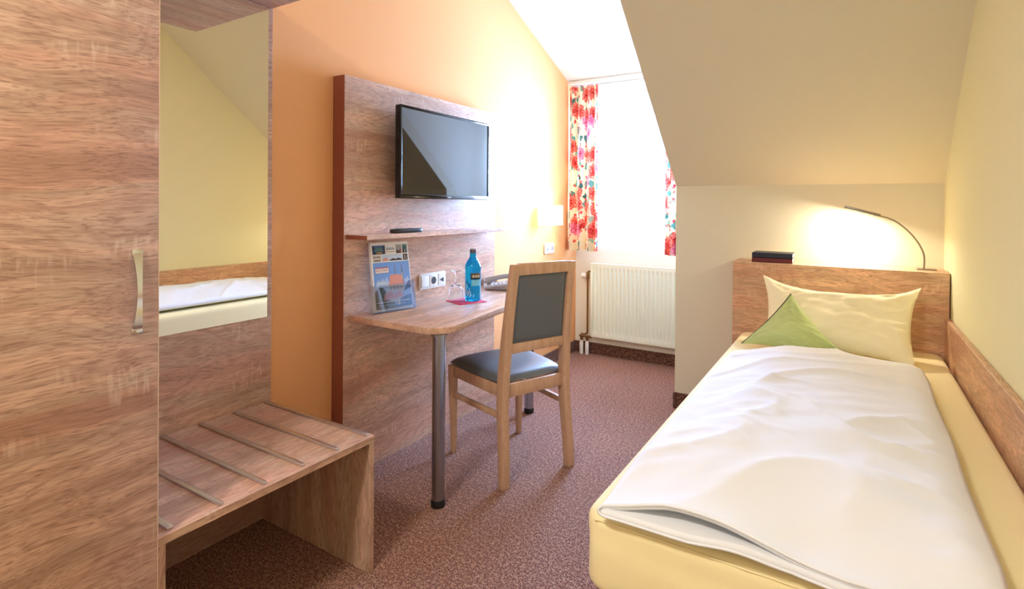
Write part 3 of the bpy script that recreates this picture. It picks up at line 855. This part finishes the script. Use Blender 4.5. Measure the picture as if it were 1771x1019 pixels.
# padded back set between the posts
b = MB()
def back_surf(u, v, sgn):
    z = 0.6225 + 0.306*v
    p0 = RL - F*rear_x(z) + Sd*(0.0213+tap(z)); p1 = RR - F*rear_x(z) - Sd*(0.0213+tap(z))
    p = p0.lerp(p1, u); x, y = abs(2*u-1), abs(2*v-1)
    e = max(0.0, (1-x**8)*(1-y**8))**0.4
    p = p + F*(sgn*(0.006 + 0.010*e + (0.004*(1-x*x)*(1-y*y) if sgn > 0 else 0))*(1 if sgn > 0 else 0.62))
    return (p.x, p.y, z)
b.grid(lambda u, v: back_surf(u, v, 1), 20, 24); b.grid(lambda u, v: back_surf(1-u, v, -1), 20, 24)
bmesh.ops.recalc_face_normals(b.bm, faces=list(b.bm.faces))
b.build('backrest', M['leather'], t, 60)

# ------------------------------------------------------------------ radiator and pipes
RY = 4.137; rx0, rx1, rz0, rz1 = 0.172, 1.04, 0.158, 0.757
t = thing('radiator', (0.6, 4.17, rz0), 'white ribbed panel radiator under the window', 'radiator')
b = MB(); nr = 25; pitch = (rx1-rx0-0.03)/nr
def rib(u):
    x = u*nr; k = x-math.floor(x)
    return 0.5-0.5*math.cos(2*PI*k)
def radf(u, v):
    x = rx0+0.015+(rx1-rx0-0.03)*u; z = rz0+(rz1-rz0)*v
    e = min(1, max(0, (min(v,1-v)-0.055)/0.02))
    s = rib(u)
    return (x, RY + 0.010*e*(1-min(1,max(0,(s-0.2)/0.5))), z)
b.grid(radf, nr*10, 40)
b.box((rx0,RY,rz0),(rx0+0.0155,RY+.018,rz1),.003); b.box((rx1-0.0155,RY,rz0),(rx1,RY+.018,rz1),.003)
b.box((rx0+.004,RY+.0115,rz0+.002),(rx1-.004,RY+.03,rz1-.004))
b.build('front_panel', M['rad'], t, 40)
MB().box((rx0+.002,RY+.045,rz0+.005),(rx1-.002,RY+.06,rz1-.004),.003).build('rear_panel', M['rad'], t)
b = MB(); b.box((rx0-.002,RY-.001,rz1),(rx1+.002,RY+.062,rz1+.004),.001)
for k in range(40):
    x = rx0+.015+.0208*k; b.box((x,RY+.012,rz1+.004),(x+.013,RY+.052,rz1+.0055))
b.build('top_grille', M['rad'], t)
for s in (rx0-.003, rx1):
    MB().box((s,RY+.002,rz0+.01),(s+.003,RY+.061,rz1-.001)).build('side_cover', M['rad'], t)
vx, vy = 0.133, 4.165
b = MB()
b.tube([(rx0,vy,0.690),(vx+.012,vy,0.690),(vx+.003,vy,0.686),(vx,vy,0.676),(vx,vy,0.20),(vx,vy,0.185),(vx-.006,vy,0.172),(vx-.02,vy,0.167)], 0.0075, 12)
b.build('supply_pipe', M['brass'], t)
b = MB(); b.lathe([(0,0),(.013,0),(.014,.004),(.014,.05),(.012,.056),(0,.056)], (vx,vy,0.625), 20)
b.build('valve_body', M['brass'], t)
XM = Matrix.Rotation(-PI/2,4,'Y')
b = MB(); b.lathe([(0,.010),(.016,.010),(.021,.014),(.022,.040),(.020,.050),(.012,.052),(0,.050)], (vx,vy,0.652), 24, XM)
vh = b.build('thermostat_knob', M['white_pl'], t)
b = MB(); b.lathe([(0,.0505),(.010,.0515),(.010,.054),(0,.054)], (vx,vy,0.652), 20, XM); b.build('knob_cap', M['phone_dark'], vh)
b = MB(); b.tube([(0.062,vy,0.148),(rx0,vy,0.148)], 0.009, 12); b.lathe([(0,0),(.012,0),(.012,.03),(0,.03)], (0.082,vy,0.112), 16); b.lathe([(0,0),(.012,0),(.012,.03),(0,.03)], (vx,vy,0.112), 16)
b.tube([(vx-.02,vy,0.165),(0.075,vy,0.165)], 0.006, 10)
b.build('valve_block', M['brass'], t)
for x in (0.082, vx):
    MB().lathe([(0,0),(.016,0),(.0165,.003),(.0165,.092),(.012,.104),(.012,.112),(0,.112)], (x,vy-.004,0), 20).build('pipe_sleeve', M['white_pl'], t)

# ------------------------------------------------------------------ curtains
CY = 4.035
def curtain(name, x0, x1, z0, ztop, y, nfold, amp, mats, label, cat, uoff, group=None, topamp=0.5, seed=0, hem=0.0):
    t = thing(name, ((x0+x1)/2, y, z0), label, cat, group)
    nu, nv = nfold*14, 40
    wid = x1-x0
    def shape(u, v):
        ph = 2*PI*nfold*u + 0.9*math.sin(5.1*u+seed)
        k = (1-v)                              # folds open towards the hem
        a = amp*(topamp+(1-topamp)*min(1, k*1.6))
        wob = 0.35*noise.noise(Vector((u*4+seed, v*2.0, seed)))
        x = x0 + wid*u + 0.35*a*math.sin(2*ph) + (u-0.5)*0.05*wid*k
        x = min(max(x, max(0.003, x0-0.02)), x1+0.02)
        yy = y + a*(math.sin(ph) + wob)
        return (x, yy, z0 + (ztop-z0)*v + hem*math.sin(ph*0.5+1)*(1-v)**8)
    arc = [0.0]; q = Vector(shape(0, .5))          # cloth coordinates follow the real length along the folds
    for i in range(1, nu*4+1):
        p = Vector(shape(i/(nu*4), .5)); arc.append(arc[-1]+(p-q).length); q = p
    b = MB(); b.grid(shape, nu, nv, uv=lambda u, v: (arc[int(round(u*nu*4))]+uoff, (ztop-z0)*v))
    c = b.build('cloth', mats, t, 80)
    return t, shape
ztop = dorm(CY) - 0.045
t, shp = curtain('curtain', 0.008, 0.272, 0.872, ztop-0.012, CY, 4, 0.036, M['floral'], 'floral red and cream curtain at the left side of the window beside the orange wall', 'curtain', 0.0, 'floral window curtains', seed=1.0, hem=0.004)
hk = []
for k in range(3):
    x = 0.085+0.062*k
    b = MB(); b.hexa([(x-.016,CY+.018,ztop-.012),(x+.016,CY+.018,ztop-.012),(x+.016,CY+.022,ztop-.012),(x-.016,CY+.022,ztop-.012),
                      (x-.004,CY+.018,ztop+.019),(x+.010,CY+.018,ztop+.019),(x+.010,CY+.022,ztop+.019),(x-.004,CY+.022,ztop+.019)], .001, 1)
    b.build('pleat_tape', M['duvet'], t)
t, shp = curtain('curtain', 0.800, 0.925, 0.868, ztop-0.012, CY, 2, 0.030, M['floral'], 'floral red and cream curtain at the right side of the window', 'curtain', 1.37, 'floral window curtains', seed=2.6, hem=0.004)
SY = 4.115
curtain('sheer_curtain', 0.05, 1.03, 0.865, dorm(SY)-0.05, SY, 15, 0.012, M['sheer'], 'white see-through voile curtain hanging across the bright window', 'sheer curtain', 0.0, topamp=0.7, seed=4.0)
t = thing('curtain_rail', (0.54, 4.08, dorm(4.08)), 'white double curtain rail on the dormer ceiling above the window', 'curtain rail')
for y, nm in ((CY+.003,'front_track'), (SY,'rear_track')):
    MB().box((0.012,y-.011,dorm(y)-.034),(1.065,y+.011,dorm(y)-.006),.003).build(nm, M['white_pl'], t)

# ------------------------------------------------------------------ wall lamp and socket beside the window
lx, ly = 0.0, 3.66
t = thing('wall_lamp', (0.0, ly, 1.15), 'lit white glass wall lamp on the orange wall beside the curtain', 'wall lamp')
MB().box((0.0005,ly-.05,1.11),(0.022,ly+.05,1.20),.004).build('wall_plate', M['white_pl'], t)
b = MB(); b.box((0.098,ly-.095,1.085),(0.105,ly+.095,1.235),.003,2)
for s_ in (-1, 1): b.box((0.012,ly+s_*.092-.003,1.085),(0.0978,ly+s_*.092+.003,1.235),.002,2)
b.build('glass_shade', M['lampglass'], t)
b = MB(); b.tube([(0.022,ly,1.155),(0.0975,ly,1.155)], 0.006, 12); b.build('arm', M['chrome'], t)
t = thing('wall_socket', (0.0, 3.72, 0.905), 'small white double socket low on the orange wall under the wall lamp', 'wall socket')
yz_plate(MB(), 0.0005, 0.010, 3.645, 3.797, 0.862, 0.944, .006).build('frame', M['white_pl'], t)
for y in (3.683, 3.759):
    s_ = yz_plate(MB(), 0.010, 0.0130, y-.031, y+.031, 0.872, 0.934, .004).build('socket', M['white_pl'], t)
    b = MB(); b.lathe([(0,0),(.019,0),(.019,.0008),(0,.0008)], (0.013,y,0.903), 24, X); b.build('socket_well', M['phone'], s_)

# ------------------------------------------------------------------ bed
HY = 3.118; HZ = 0.941; MX0, MX1, MY0 = 1.497, 2.342, 1.078
t = thing('bed', (1.92, 2.1, 0), 'single bed with oak headboard and yellow fitted sheet along the right wall', 'bed')
MB().box((1.447,HY,0.0),(2.366,YK-.002,HZ),.0015,1).build('headboard', M['wood_x'], t, smooth=0)
MB().box((2.349,0.55,0.25),(2.3695,HY-.001,0.737),.0015,1).build('side_panel', M['wood_rail'], t, smooth=0)
MB().box((MX0+.03,MY0+.035,0.09),(MX1-.01,HY-.004,0.405),.012,2).build('base', M['bedbase'], t)
for x in (MX0+.09, MX1-.09):
    for y in (MY0+.12, HY-.14):
        MB().lathe([(0,0),(.024,0),(.024,.0895),(0,.0895)], (x,y,0), 20).build('leg', M['black'], t)
# mattress in its fitted sheet: rounded edges, corner seams, slight sag and creases
b = MB(); tmp = bmesh.new()
mz0, mz1 = 0.407, 0.576
vs = [tmp.verts.new(c) for c in ((MX0,MY0,mz0),(MX1,MY0,mz0),(MX1,HY-.004,mz0),(MX0,HY-.004,mz0),(MX0,MY0,mz1),(MX1,MY0,mz1),(MX1,HY-.004,mz1),(MX0,HY-.004,mz1))]
for q in ((0,3,2,1),(4,5,6,7),(0,1,5,4),(1,2,6,5),(2,3,7,6),(3,0,4,7)): tmp.faces.new([vs[i] for i in q])
ver = [e for e in tmp.edges if abs(e.verts[0].co.z-e.verts[1].co.z) > .05]
bmesh.ops.bevel(tmp, geom=ver, offset=0.055, segments=6, profile=0.5, affect='EDGES')
hor = [e for e in tmp.edges if abs(e.verts[0].co.z-e.verts[1].co.z) < 1e-5 and len(e.link_faces) == 2 and e.calc_face_angle(0) > 1.0]
bmesh.ops.bevel(tmp, geom=hor, offset=0.026, segments=4, profile=0.5, affect='EDGES')
bmesh.ops.subdivide_edges(tmp, edges=[e for e in tmp.edges if e.calc_length() > 0.06], cuts=6, use_grid_fill=True)
bmesh.ops.triangulate(tmp, faces=[f for f in tmp.faces if len(f.verts) > 4])
for v in tmp.verts:
    c = v.co
    n1 = noise.noise(Vector((c.x*5, c.y*3, c.z*9)))
    if c.z > 0.5 and MX0+.06 < c.x < MX1-.06: c.z += 0.0025*n1
    elif c.z < 0.53:
        if c.y < MY0+.02: c.y -= 0.003*n1+0.004*math.sin(PI*(c.z-mz0)/(mz1-mz0))
        if c.x < MX0+.02: c.x += 0.003*n1
b.merge(tmp)
mt = b.build('mattress', M['sheet'], t, 50)
b = MB()
sm = []
for k in range(60):
    x = MX0+.03+(MX1-MX0-.06)*k/59; sm.append((x, MY0+.0045+0.0008*math.sin(k*1.3), mz1-.0115))
b.tube(sm, 0.0028, 6); b.build('seam', M['sheet'], mt, 60)

# duvet folded in half lengthwise: fold on the left, open at the foot
dz0 = mz1 + 0.0065
def lerp(a, b, k): return a+(b-a)*k
def wrinkle(x, y):
    a = noise.noise(Vector((x*3.0+y*1.1, y*6.0-x*3.2, 1.7)))
    c = noise.noise(Vector((x*7-y*3, y*15-x*8, 4.1)))
    d = noise.noise(Vector((x*2.6, y*2.6, 8.2)))
    e = noise.noise(Vector((x*16+y*9, y*34-x*12, 2.2)))
    w1 = 1-abs(noise.noise(Vector((x*2.3+0.6*y, y*4.4-x*2.6, 3.3))))*3.2
    w2 = 1-abs(noise.noise(Vector((x*4.5-1.2*y, y*7.5+x*2.0, 6.6))))*3.4
    m = sstep(-0.15, 0.35, noise.noise(Vector((x*2.0, y*2.0, 12.5))))
    return 0.012*d + 0.006*a + 0.0030*c + 0.0010*e + 0.011*max(0, w1)**2 + 0.007*m*max(0, w2)**2
t = thing('duvet', (1.88, 1.8, dz0), 'white duvet folded lengthwise and lying on the bed', 'duvet')
TH = 0.017
def sstep(a, b, x):
    k = min(1, max(0, (x-a)/(b-a))); return k*k*(3-2*k)
YL, YR = 2.515, 2.665           # head edge, left and right
def foot(u_x): return 1.066 + 0.034*math.sin(PI*min(1, u_x*1.5)) * 0.9 + 0.004*math.sin(u_x*11)
def sstep(a, b, x):
    k = min(1, max(0, (x-a)/(b-a))); return k*k*(3-2*k)
def duvet_point(s, v, side):
    """s runs across: 0..0.44 lower layer right to left, 0.44..0.56 the fold, then the upper layer back to the right"""
    lo = 0.445; hi = 0.555
    rx = lerp(2.205, 2.226, v) + 0.0025*math.sin(v*17); fx = lerp(1.545, 1.552, v)
    u0 = min(1, max(0, 1-s/lo if s < lo else (s-hi)/(1-hi) if s > hi else 0))
    body = sstep(0.0, 0.145 + 0.10*math.sin(PI*min(1,u0*1.05)) - 0.05*u0, v)          # 0 at the foot edge, 1 further up
    rf = lerp(0.012, 0.032, body)
    if s < lo: k = s/lo; x = lerp(rx-.012, fx+rf, k); layer = 0
    elif s > hi: k = (s-hi)/(1-hi); x = lerp(fx+rf, rx, k); layer = 1
    else: layer = 2; a = (s-lo)/(hi-lo); x = fx+rf - rf*math.sin(PI*a)
    ux = (x-fx)/(rx-fx)
    yh = lerp(YL, YR, ux) + 0.006*math.sin(ux*7)
    yf = foot(ux)
    y0 = yf if layer == 1 else yf - 0.010 - 0.026*math.sin(PI*min(1, max(0, ux)/0.55))
    if layer == 2: y0 = lerp(yf-0.010, yf, (s-lo)/(hi-lo))
    y = lerp(y0, yh, v)
    mouth = 0.009 + 0.026*math.sin(PI*min(1, max(0, ux)/0.60))**1.3      # open fold at the foot
    full = 0.030 + 0.050*sstep(0.0, 0.35, ux) - 0.030*sstep(0.55, 1.0, ux)
    full *= 1 - 0.30*sstep(0.72, 1.0, v)
    gap = lerp(mouth, full, body)
    zt = dz0 + TH + gap + wrinkle(x, y)*min(1, (1-ux)*9+0.12)*lerp(0.35, 1.0, body)*sstep(-0.05, 0.08, ux)
    zt -= 0.022*max(0, (ux-0.90)/0.10)**2
    zt -= 0.014*max(0, (v-0.95)/0.05)**2
    zl = dz0 + TH*0.55
    if layer == 0: z = zl + 0.004*abs(noise.noise(Vector((x*6,y*9,0)))) + 0.010*math.exp(-(v/0.03)**2)*math.exp(-((ux-0.40)/0.10)**2)
    elif layer == 1: z = zt
    else:
        a = (s-lo)/(hi-lo); z = lerp(zl, zt, (1-math.cos(PI*a))/2)
    return Vector((x, y, z))
NS, NV = 150, 130
b = MB(); b.grid(lambda s, v: duvet_point(s, v, 0), NS, NV)
cv = b.build('cover', M['duvet'], t, 80)
md = cv.modifiers.new('thickness', 'SOLIDIFY'); md.thickness = 0.010; md.offset = -1.0; md.use_rim = True
# rounded hem along the open edges
b = MB()
hp = [duvet_point(k/120, 0.0, 0) + Vector((0,-0.001,0)) for k in range(121)]
b.tube(hp, 0.0030, 6); b.build('hem', M['duvet'], t, 80)

# pillow leaning on the headboard
def pillow(b, P00, P10, P11, P01, depth, normal, concave, nu=44, nv=34, seed=0.0, wr=0.006, pinch=0.5, back=1.0, low=1.0, side=0.05):
    P00, P10, P11, P01 = map(Vector, (P00, P10, P11, P01)); normal = Vector(normal).normalized()
    def base_(u, v):
        p = (P00.lerp(P10, u)).lerp(P01.lerp(P11, u), v)
        cx = (P00+P10+P11+P01)/4
        # edges drawn in between the corners
        eu = 4*u*(1-u); ev = 4*v*(1-v)
        p = p + (P00.lerp(P10, u)-p)*0
        du = (P10-P00); dv = (P01-P00)
        p = p - dv*(concave*(1.0 if v > 0.5 else low)*eu*(2*v-1)*abs(2*v-1)) - du*(side*ev*(2*u-1)*abs(2*u-1))
        return p
    def surf(sg):
        def f(u, v):
            if sg < 0: u, v = v, u
            p = base_(u, v)
            x, y = abs(2*u-1), abs(2*v-1)
            e = max(0.0, (1-x**2.4)*(1-y**2.4))**pinch
            n1 = noise.noise(Vector((u*3+seed, v*3, sg*2.0)))
            n2 = noise.noise(Vector((u*9+seed, v*16-u*5, sg*3.0+seed)))
            # creases fan out from the corners
            n3 = sum(math.exp(-((u-cu)**2+(v-cv)**2)/0.09)*math.sin(14*math.atan2(v-cv+1e-6, u-cu+1e-6)) for cu, cv in ((0,0),(1,0),(1,1),(0,1)))
            h = depth*e + (wr*n1 + wr*0.5*n2 + wr*0.55*n3)*min(1, 6*e*e)
            return p + normal*(sg*max(0.0, h)*(back if sg < 0 else 1.0))
        return f
    b.grid(surf(1), nu, nv); b.grid(surf(-1), nv, nu)
    bmesh.ops.remove_doubles(b.bm, verts=list(b.bm.verts), dist=0.0002)
    bmesh.ops.recalc_face_normals(b.bm, faces=list(b.bm.faces))
    return b
t = pillow(MB(), (1.640,2.785,0.600), (2.212,2.722,0.600), (2.256,3.035,0.878), (1.606,3.030,0.892), 0.074, (0.0,-0.74,0.67), 0.265, seed=1.3, wr=0.013, pinch=0.66, low=0.12, side=0.045).build('pillow', M['pillow'], smooth=80, loc=(1.92,2.95,0.59))
tag(t, 'cream yellow pillow leaning against the oak headboard', 'pillow')

# green cushion: stands on one corner, its lower half folded forward on the mattress
apex = Vector((1.756,2.800,0.836)); left = Vector((1.563,2.690,0.604)); right = Vector((1.990,2.685,0.598)); bot = Vector((1.785,2.620,0.606))
t = pillow(MB(), left, bot, right, apex, 0.060, (0.0,-0.80,0.60), 0.05, seed=5.1, wr=0.014, pinch=0.60, back=0.30, side=0.06).build('cushion', M['green'], smooth=80, loc=(1.77,2.72,0.59))
zs_ = [left.lerp(apex, k/30) + (bot-left)*0.058*4*(k/30)*(1-k/30) + Vector((-.001,-.001,.001)) for k in range(31)]
b = MB(); b.tube(zs_, 0.0022, 6); b.build('zip', simple('dark_green_zip', (58,78,44), 0.6), t, 60)
tag(t, 'green cushion standing on its corner in front of the cream pillow', 'cushion')

# ------------------------------------------------------------------ books and reading lamp on the headboard
zc = HZ + 0.0005
bk = thing('book', (1.635,3.20,zc), 'dark red book lying under the navy book on the headboard', 'book', 'books on the headboard')
def book(t, z0, th, mat, dx):
    x0, x1, y0, y1 = 1.537+dx, 1.731+dx, 3.148, 3.284
    b = MB(); b.box((x0,y0,z0),(x1,y1,z0+.0022),.0008,1); b.box((x0,y0,z0+th-.0022),(x1,y1,z0+th),.0008,1); b.box((x0,y0,z0+.0015),(x1,y0+.003,z0+th-.0015),.001,1)
    b.build('cover', mat, t)
    MB().box((x0+.003,y0+.0032,z0+.0023),(x1-.003,y1-.003,z0+th-.0023)).build('pages', M['pages'], t, smooth=0)
book(bk, zc, 0.0235, M['red_book'], 0.0)
bk = thing('book', (1.635,3.20,zc+.024), 'navy blue book lying on top of the dark red book on the headboard', 'book', 'books on the headboard')
book(bk, zc+.0242, 0.026, M['navy_book'], 0.001)

LY = 3.225
t = thing('reading_lamp', (2.283,LY,HZ), 'gooseneck reading lamp with slim lit head on the headboard', 'reading lamp')
MB().box((2.255,LY-.016,HZ+.0003),(2.330,LY+.016,HZ+.006),.002).build('base_plate', M['lampmetal'], t)
ctrl = [(2.281,0.946),(2.283,0.985),(2.279,1.020),(2.262,1.062),(2.238,1.100),(2.208,1.135),(2.175,1.164),(2.140,1.183),(2.105,1.194)]
def catmull(P_, n=8):
    o = []
    for i in range(len(P_)-1):
        p0 = Vector(P_[max(i-1,0)]); p1 = Vector(P_[i]); p2 = Vector(P_[i+1]); p3 = Vector(P_[min(i+2,len(P_)-1)])
        for k in range(n):
            s = k/n
            o.append(0.5*((2*p1)+(p2-p0)*s+(2*p0-5*p1+4*p2-p3)*s*s+(3*p1-p0-3*p2+p3)*s**3))
    o.append(Vector(P_[-1])); return o
cp = [Vector((p[0], LY, p[1])) for p in catmull([Vector((a,c,0)) for a, c in ctrl], 10)]
b = MB(); b.tube(cp, [0.0038+0.0004*(i % 2) for i in range(len(cp))], 10); b.build('neck', M['lampmetal'], t)
h0, h1 = Vector((2.108,LY,1.195)), Vector((1.957,LY,1.238))
dv = (h1-h0); hl = dv.length; dv.normalize(); up = Vector((0,1,0)).cross(dv); 
if up.z < 0: up = -up
MHd = Matrix(((dv.x,0,up.x,h0.x),(dv.y,1,up.y,h0.y),(dv.z,0,up.z,h0.z),(0,0,0,1)))
hd = MB().box((0,-.014,-.006),(hl,.014,.008),.003,2,MHd).build('head', M['lampmetal'], t)
MB().box((.03,-.006,-.00615),(hl-.012,.006,-.0045),0,1,MHd).build('led_strip', M['led'], hd, smooth=0)

# ------------------------------------------------------------------ ceiling lamp added for fill light, unseen behind the viewpoint
t = thing('fill_lamp', (1.1, -0.45, ZC), 'unseen round white glass ceiling lamp added behind the viewpoint as fill light', 'ceiling lamp')
MB().lathe([(0,0),(.19,0),(.19,-.02),(0,-.02)], (1.1,-0.45,ZC), 40).build('rim', M['white_pl'], t)
MB().lathe([(.18,-.02),(.175,-.05),(.14,-.08),(.08,-.095),(0,-.10)], (1.1,-0.45,ZC), 40).build('diffuser', M['fill_glass'], t)

# ------------------------------------------------------------------ light
def area(name, loc, rot, sx, sy, energy, col, spread=PI):
    l = bpy.data.lights.new(name, 'AREA'); l.shape = 'RECTANGLE'; l.size = sx; l.size_y = sy; l.energy = energy; l.color = col; l.spread = spread
    o = bpy.data.objects.new(name, l); COL.objects.link(o); o.location = loc; o.rotation_euler = rot
    return o
# daylight entering through the window opening
area('window_daylight', ((wx0+wx1)/2, YB+0.34, 1.62), (-PI/2, 0, 0), 1.3, 1.5, 690.0, (0.32,0.54,1.0))
# fill light from the added ceiling lamp
l = bpy.data.lights.new('fill_lamp_light', 'AREA'); l.shape = 'DISK'; l.size = 0.36; l.energy = 38; l.color = (1.0,0.97,0.91)
o = bpy.data.objects.new('fill_lamp_light', l); COL.objects.link(o); o.location = (1.1,-0.45,ZC-.106)
# reading lamp
l = bpy.data.lights.new('reading_lamp_led', 'AREA'); l.shape = 'RECTANGLE'; l.size = 0.11; l.size_y = 0.018; l.energy = 4.2; l.color = (1.0,0.89,0.72)
o = bpy.data.objects.new('reading_lamp_led', l); COL.objects.link(o)
mid = MHd @ Vector((hl*0.55,0,-.0070))
o.matrix_world = Matrix(((dv.x,0,up.x,mid.x),(dv.y,1,up.y,mid.y),(dv.z,0,up.z,mid.z),(0,0,0,1)))
if (o.matrix_world.to_3x3() @ Vector((0,0,-1))).z > 0:
    o.matrix_world = o.matrix_world @ Matrix.Rotation(PI,4,'X')
# wall lamp bulb
l = bpy.data.lights.new('wall_lamp_bulb', 'POINT'); l.energy = 6.5; l.color = (1.0,0.85,0.68); l.shadow_soft_size = 0.02
o = bpy.data.objects.new('wall_lamp_bulb', l); COL.objects.link(o); o.location = (0.062,ly,1.185)

wd = bpy.data.worlds.new('World'); SC.world = wd; wd.use_nodes = True
nt = wd.node_tree; bg = nt.nodes['Background']
bg.inputs[0].default_value = (0.55,0.72,1.0,1); bg.inputs[1].default_value = 3.0

# ------------------------------------------------------------------ camera
cam = bpy.data.cameras.new('Camera'); co = bpy.data.objects.new('Camera', cam); COL.objects.link(co)
cam.sensor_fit = 'HORIZONTAL'; cam.sensor_width = 36.0
fpx = 940.81
cam.lens = fpx*36.0/1771.0
cam.shift_y = -(509.5-358.48)/1771.0
cam.clip_start = 0.02
f_ = Vector((-0.5299868660765672, 0.8479954902786297, -0.004191688615012846))
r_ = Vector((0.8479685782758175, 0.5300034412948326, 0.006755921293477511))
u_ = Vector((-0.007950600180339475, -2.612931834272041e-05, 0.9999683931375187))
co.matrix_world = Matrix(((r_.x,u_.x,-f_.x,1.98976),(r_.y,u_.y,-f_.y,0.0),(r_.z,u_.z,-f_.z,1.23631),(0,0,0,1)))
SC.camera = co
SC.view_settings.view_transform = 'Standard'; SC.view_settings.look = 'None'
SC.view_settings.gamma = 1.0; SC.view_settings.use_curve_mapping = False
SC.view_settings.exposure = 0.20
SC.cycles.max_bounces = 12; SC.cycles.diffuse_bounces = 6; SC.cycles.transparent_max_bounces = 16; SC.cycles.transmission_bounces = 10
